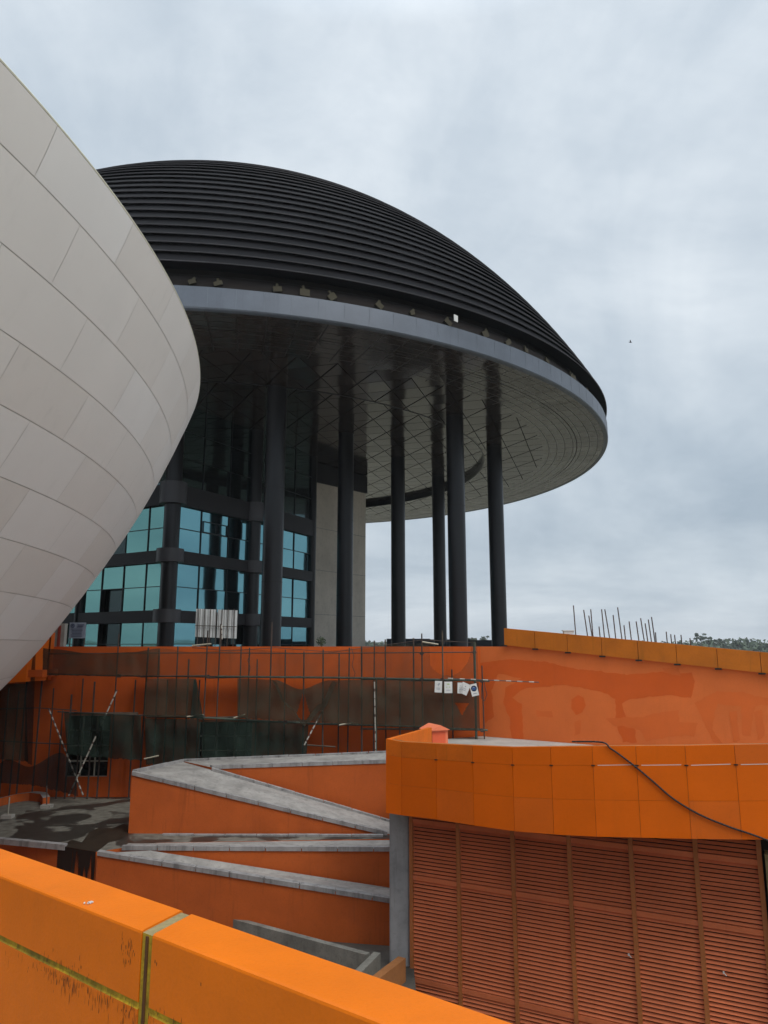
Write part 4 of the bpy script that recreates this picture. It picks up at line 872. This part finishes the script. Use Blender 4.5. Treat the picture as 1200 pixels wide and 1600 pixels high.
# flat roof
rl = [pb[0] + V((.1, .3, 0)), V(pb[4]) + V((0, .2, 0)), V(pb[9]) + V((0, .2, 0)), V(pb[12]) + V((0, .2, 0)), V((17.5, 23.8, 0)), ends[0] + V((0, -.02, 0)), V((c1.x + .2, 31.5, 0)), c1 + V((.1, 0, 0))]
zr = -3.93; mb = MB(); mb.hexa([V((p.x, p.y, zr - .05)) for p in rl], [V((p.x, p.y, zr)) for p in rl]); mb.build('flat_roof', M['concrete'], RB)
# body below the roof behind the louvres
mb = MB(); q0 = Lb + nL * .6 + dL * .3; q1 = Lb + nL * .6 + dL * (posts[-1] + 1); lp = [q0, q1, q1 + V((4, 6, 0)), V((4.6, 30, 0)), V((q0.x + .7, 28, 0))]
mb.hexa([V((p.x, p.y, -9.68)) for p in lp], [V((p.x, p.y, zr - .06)) for p in lp]); mb.build('body', M['ramp'], RB)
m_ = MB(); q = Lb - dL * .16; m_.box((q.x, q.y + .1, -8.1), (.12, .1, 3.1), rz=ang); m_.build('corner_strip', M['lpost'], RB)

# cable over the fascia
def fpt(px, py, lift=.03):
    for i in range(len(FJ) - 1):
        if FJ[i][0] <= px <= FJ[i + 1][0]:
            q = onpl(px, py, (pt[i].x, pt[i].y), (pt[i + 1].x, pt[i + 1].y)); return q - V((0, lift, 0))
cp = [(946, 1163.5), (953, 1169), (965, 1177), (990, 1196), (1020, 1221), (1045, 1243), (1070, 1260), (1100, 1276), (1140, 1292), (1170, 1302), (1200, 1313), (1240, 1328)]
pts = [fpt(*c) for c in cp]; pts[0] = pts[0] + V((-.05, .12, .04)); pts = [pts[0] + V((-.45, .9, -.1))] + pts
sm = []
for i in range(len(pts) - 1):
    p0_, p1_, p2_, p3_ = pts[max(0, i - 1)], pts[i], pts[i + 1], pts[min(len(pts) - 1, i + 2)]
    for j in range(6):
        t = j / 6; sm.append(.5 * ((2 * p1_) + (p2_ - p0_) * t + (2 * p0_ - 5 * p1_ + 4 * p2_ - p3_) * t * t + (3 * p1_ - p0_ - 3 * p2_ + p3_) * t ** 3))
m_ = MB(); m_.path(sm, .019, 8); tag(m_.build('cable', M['cable'], smooth=True), 'black cable hanging diagonally over the curved orange fascia', 'cable')

# kiosk box on the roof
kc = at(680, 1150, 24.3); zt_, zw = at(680, 1133, 24.3).z, at(680, 1141, 24.3).z
K = thing('vent_box', (kc.x, kc.y, zr), 'small salmon orange vent box with pitched roof behind the fascia corner', 'vent box')
mb = MB(); mb.box((kc.x, kc.y + .3, (zw + zr) / 2), (.66, .6, zw - zr), rz=.42); mb.build('body', M['box_p'], K)
Rz = Matrix.Rotation(.42, 3, 'Z'); cc = V((kc.x, kc.y + .3, 0))
def kp(x, y, z): return cc + Rz @ V((x, y, 0)) + V((0, 0, z))
mb = MB(); mb.hexa([kp(-.37, -.4, zw), kp(.37, -.4, zw), kp(.37, .4, zw), kp(-.37, .4, zw)], [kp(-.02, -.4, zt_), kp(.02, -.4, zt_), kp(.02, .4, zt_), kp(-.02, .4, zt_)]); mb.build('roof', M['box_p'], K)
mb = MB(); mb.add([kp(-.30, -.305, zr), kp(.24, -.305, zr), kp(.24, -.305, zw - .05), kp(-.30, -.305, zw - .05)], [(0, 1, 2, 3)]); mb.add([kp(-.30, -.309, zr), kp(-.25, -.309, zr), kp(-.25, -.309, zw - .05), kp(-.30, -.309, zw - .05)], [(0, 1, 2, 3)], 1); mb.build('door', [M['box_r'], M['dark']], K)

# ================================================================ FOREGROUND PARAPET
zp = -1.1
fb0, fb1 = onz(0, 1320, zp), onz(800, 1593, zp); ff0, ff1 = onz(0, 1370, zp), onz(600, 1600, zp)
df = ((fb1 - fb0).normalized() + (ff1 - ff0).normalized()).normalized(); nf = V((-df.y, df.x, 0))     # nf points away from the camera
ctr_f = onz(230, 1457, zp); ctr_b = onz(294, 1424, zp); wpf = (ctr_b - ctr_f).dot(nf)
def fp(s, t, z): return ctr_f + df * s + nf * t + V((0, 0, z))
PF = thing('front_parapet', (ctr_f.x, ctr_f.y, -2.4), 'smooth bright orange parapet with mossy yellow joints crossing the foreground', 'parapet')
hg = onpl(110, 1520, (ctr_f.x, ctr_f.y), (fp(1, 0, 0).x, fp(1, 0, 0).y)).z - zp        # height of the horizontal groove
jw = .034
skew = (ctr_b - ctr_f).dot(df)
def seg(s0_, s1_, nm):
    # body with a shallow horizontal groove, bevelled arrises
    m_ = MB(); g0, g1, gd = hg + .013, hg - .013, .006
    prof = [(0, -2.2), (0, g1), (gd, g1 + .004), (gd, g0 - .004), (0, g0), (0, -.012), (.003, -.004), (.012, 0), (wpf - .012, 0), (wpf - .003, -.004), (wpf, -.012), (wpf, -2.2)]
    n_ = 40; k_ = len(prof)
    for i in range(n_ + 1):
        s = s0_ + (s1_ - s0_) * i / n_
        for (t, z) in prof:
            ed = .0012 * noise.noise(V((s * 5, z * 9, t * 9))); m_.v.append(tuple(fp(s + skew * (t / wpf), t + (ed if t < .01 else 0), z)))
    for i in range(n_):
        for p in range(k_ - 1): m_.f.append((i * k_ + p, (i + 1) * k_ + p, (i + 1) * k_ + p + 1, i * k_ + p + 1)); m_.m.append(1 if p in (1, 2, 3) else 0)
    m_.f.append(tuple(range(k_))); m_.m.append(0); m_.f.append(tuple(n_ * k_ + i for i in range(k_))[::-1]); m_.m.append(0)
    return m_.build(nm, [M['fore'], M['moss']], PF)
seg(-6.0, -jw, 'wall_segment'); seg(jw, 4.2, 'wall_segment')
m_ = MB()
lp = [fp(-jw, .005, 0), fp(jw, .005, 0), fp(jw + skew, wpf - .01, 0), fp(-jw + skew, wpf - .01, 0)]
m_.hexa([q + V((0, 0, -2.2)) for q in lp], [q + V((0, 0, -.008)) for q in lp], 0, 1); m_.build('joint_filler', [M['moss'], M['jointtop']], PF)
m_ = MB(); m_.box(fp(0, .004, -1.1), (.014, .010, 2.17), rz=math.atan2(df.y, df.x)); m_.build('joint_bead', M['stain'], PF)
# mould specks and streaks on the face: many thin irregular flecks
rg = random.Random(11); m_ = MB()
def fleck(s, z, w_, h_):
    k_ = 7; vs = [fp(s + w_ * math.cos(2 * PI * i / k_) * rg.uniform(.5, 1.1), -.0012, z + h_ * math.sin(2 * PI * i / k_) * rg.uniform(.6, 1.2)) for i in range(k_)]; m_.add(vs, [tuple(range(k_))])
for _ in range(120):
    fleck(rg.choice((-.5, -.35, -.2, -.65, .12)) + rg.gauss(0, .22), hg - .03 - abs(rg.gauss(0, .03)), rg.uniform(.0007, .0018), rg.uniform(.006, .028))
for _ in range(150):
    cs = rg.choice(((-.12, -.07, .03), (-.13, -.10, .03), (-.62, hg - .02, .10), (-.08, hg - .04, .03), (-.45, hg - .02, .12), (.1, hg - .01, .06), (-.55, hg + .03, .10)))
    fleck(cs[0] + rg.gauss(0, cs[2]), cs[1] + rg.gauss(0, .022), rg.uniform(.0008, .0025), rg.uniform(.003, .016))
for s, z in ((.06, -.09), (.33, -.10), (.07, -.095)): fleck(s, z, .003, .008)
tag(m_.build('mould_flecks', M['stain'], PF, recalc=False), kind='stuff')
c = onz(137, 1411, zp + .002); m_ = MB()
for i in range(6): m_.box(c + V((rg.uniform(-.02, .02), rg.uniform(-.01, .01), .003)), (rg.uniform(.008, .02), .006, .005), rz=rg.uniform(0, 3))
tag(m_.build('droppings', M['white'], loc=tuple(c)), 'small whitish speck of debris on top of the front parapet', 'debris')
# the viewer's own terrace behind the parapet
mb = MB(); a, b = fp(-6, 0, -1.35), fp(4.2, 0, -1.35); lp = [a, b, b - nf * 7, a - nf * 7]
mb.hexa([V((p.x, p.y, -9.65)) for p in lp], [V((p.x, p.y, -2.6)) for p in lp], 1, 0); tag(mb.build('viewing_terrace', [M['yard'], M['wall_l']]), kind='structure')

# ================================================================ FAR TREES
rg = random.Random(21)
mb = MB()
for a_ in range(0, 520):
    an = math.radians(-42 + 84 * a_ / 520 + rg.uniform(-.1, .1)); R_ = rg.uniform(430, 620); x, y = R_ * math.sin(an), R_ * math.cos(an)
    px = 600 + F * math.tan(an); h = (6 + 4.5 * noise.noise(V((a_ * .035, 0, 0))) + 2.2 * noise.noise(V((a_ * .17, 4, 0)))) * R_ / 520 - 4.6
    if px < 850: h -= 0
    leafball(mb, (x, y, h - 4.5), 7.0, 60, 1.5, rg, .85); 
    if a_ % 3 == 0: leafball(mb, (x + rg.uniform(-4, 4), y, h - 9.5), 9, 60, 2.3, rg, .8)
tag(mb.build('woodland', M['leafdark'], recalc=False), 'band of far green woodland along the horizon', 'woodland', kind='stuff')
# solid mass of the same wood so that no sky shows through at its foot
mb = MB(); ring = []
for i in range(121):
    an = math.radians(-45 + 90 * i / 120); ring.append((an, -3.0 + 2.0 * noise.noise(V((i * .3, 1, 0)))))
for i in range(120):
    (a0, h0), (a1, h1) = ring[i], ring[i + 1]; f = lambda a, r, z: V((r * math.sin(a), r * math.cos(a), z))
    mb.hexa([f(a0, 640, -9.7), f(a1, 640, -9.7), f(a1, 1400, -9.7), f(a0, 1400, -9.7)], [f(a0, 640, h0), f(a1, 640, h1), f(a1, 1400, h1 + 6), f(a0, 1400, h0 + 6)])
tag(mb.build('hills', M['leafdark'], smooth=True), kind='structure')
for px, yt, s, lab in ((1093, 987, 1.0, 'tall forked tree rising highest above the far woodland'), (1105, 992, .8, 'dark tree just right of the tallest far tree'), (1122, 995, .8, 'flat topped pale tree in the far woodland'), (1152, 997, .7, 'rounded tree near the right edge of the far woodland'), (735, 990, .9, 'feathery tree between the two right columns'), (757, 991, .8, 'far tree just left of the rightmost column')):
    top_ = at(px, yt, 420); T = thing('tree', (top_.x, top_.y, -9.7), lab, 'tree', 'far trees on the horizon')
    m_ = MB(); m_.tube((top_.x, top_.y, -9.7), (top_.x + .5, top_.y, top_.z - 2), .45, 7, r2=.12)
    for k in range(5): m_.tube((top_.x + .3, top_.y, top_.z - 5.5 + k * .6), (top_.x + rg.uniform(-3, 3), top_.y + rg.uniform(-2, 2), top_.z - 1.5 - rg.random() * 2), .14, 5, r2=.05)
    m_.build('trunk', M['bark'], T)
    m_ = MB()
    for k in range(8): leafball(m_, (top_.x + rg.uniform(-3.3, 3.3) * s, top_.y + rg.uniform(-2, 2), top_.z - 1.2 - rg.random() * 3.2), 1.1, 40, .5, rg, .6)
    m_.build('crown', M['leafdark'], T, recalc=False)
# bird
c = at(985, 535, 60); T = thing('bird', c, 'tiny dark bird flying in the grey sky right of the dome', 'bird')
sv = MB(); 
sv.add([c + V(p) for p in ((-.16, 0, .02), (-.05, -.05, .05), (.09, -.04, .03), (.15, 0, .0), (.09, .04, .03), (-.05, .05, .05), (0, 0, -.045), (0, 0, .08))], [(0, 1, 6), (1, 2, 6), (2, 3, 6), (3, 4, 6), (4, 5, 6), (5, 0, 6), (1, 0, 7), (2, 1, 7), (3, 2, 7), (4, 3, 7), (5, 4, 7), (0, 5, 7)])
sv.build('body', M['bird'], T)
for s in (-1, 1):
    m_ = MB(); m_.add([c + V((-.03, s * .03, .04)), c + V((.06, s * .03, .04)), c + V((-.08, s * .26, .14)), c + V((-.1, s * .14, .11))], [(0, 1, 2, 3)]); m_.build('wing', M['bird'], T)

# ================================================================ HAZE
mb = MB(); mb.box((0, 0, 16), (6000, 6000, 54))
hm = bpy.data.materials.new('haze_air'); hm.use_nodes = True; hn = hm.node_tree; hn.nodes.clear()
ho = hn.nodes.new('ShaderNodeOutputMaterial'); hv = hn.nodes.new('ShaderNodeVolumePrincipled'); hv.inputs['Color'].default_value = (.86, .91, .96, 1); hv.inputs['Density'].default_value = .00025
hn.links.new(hv.outputs[0], ho.inputs['Volume'])
tag(mb.build('haze', hm, loc=(0, 0, -11)), kind='stuff')
bpy.context.view_layer.update()
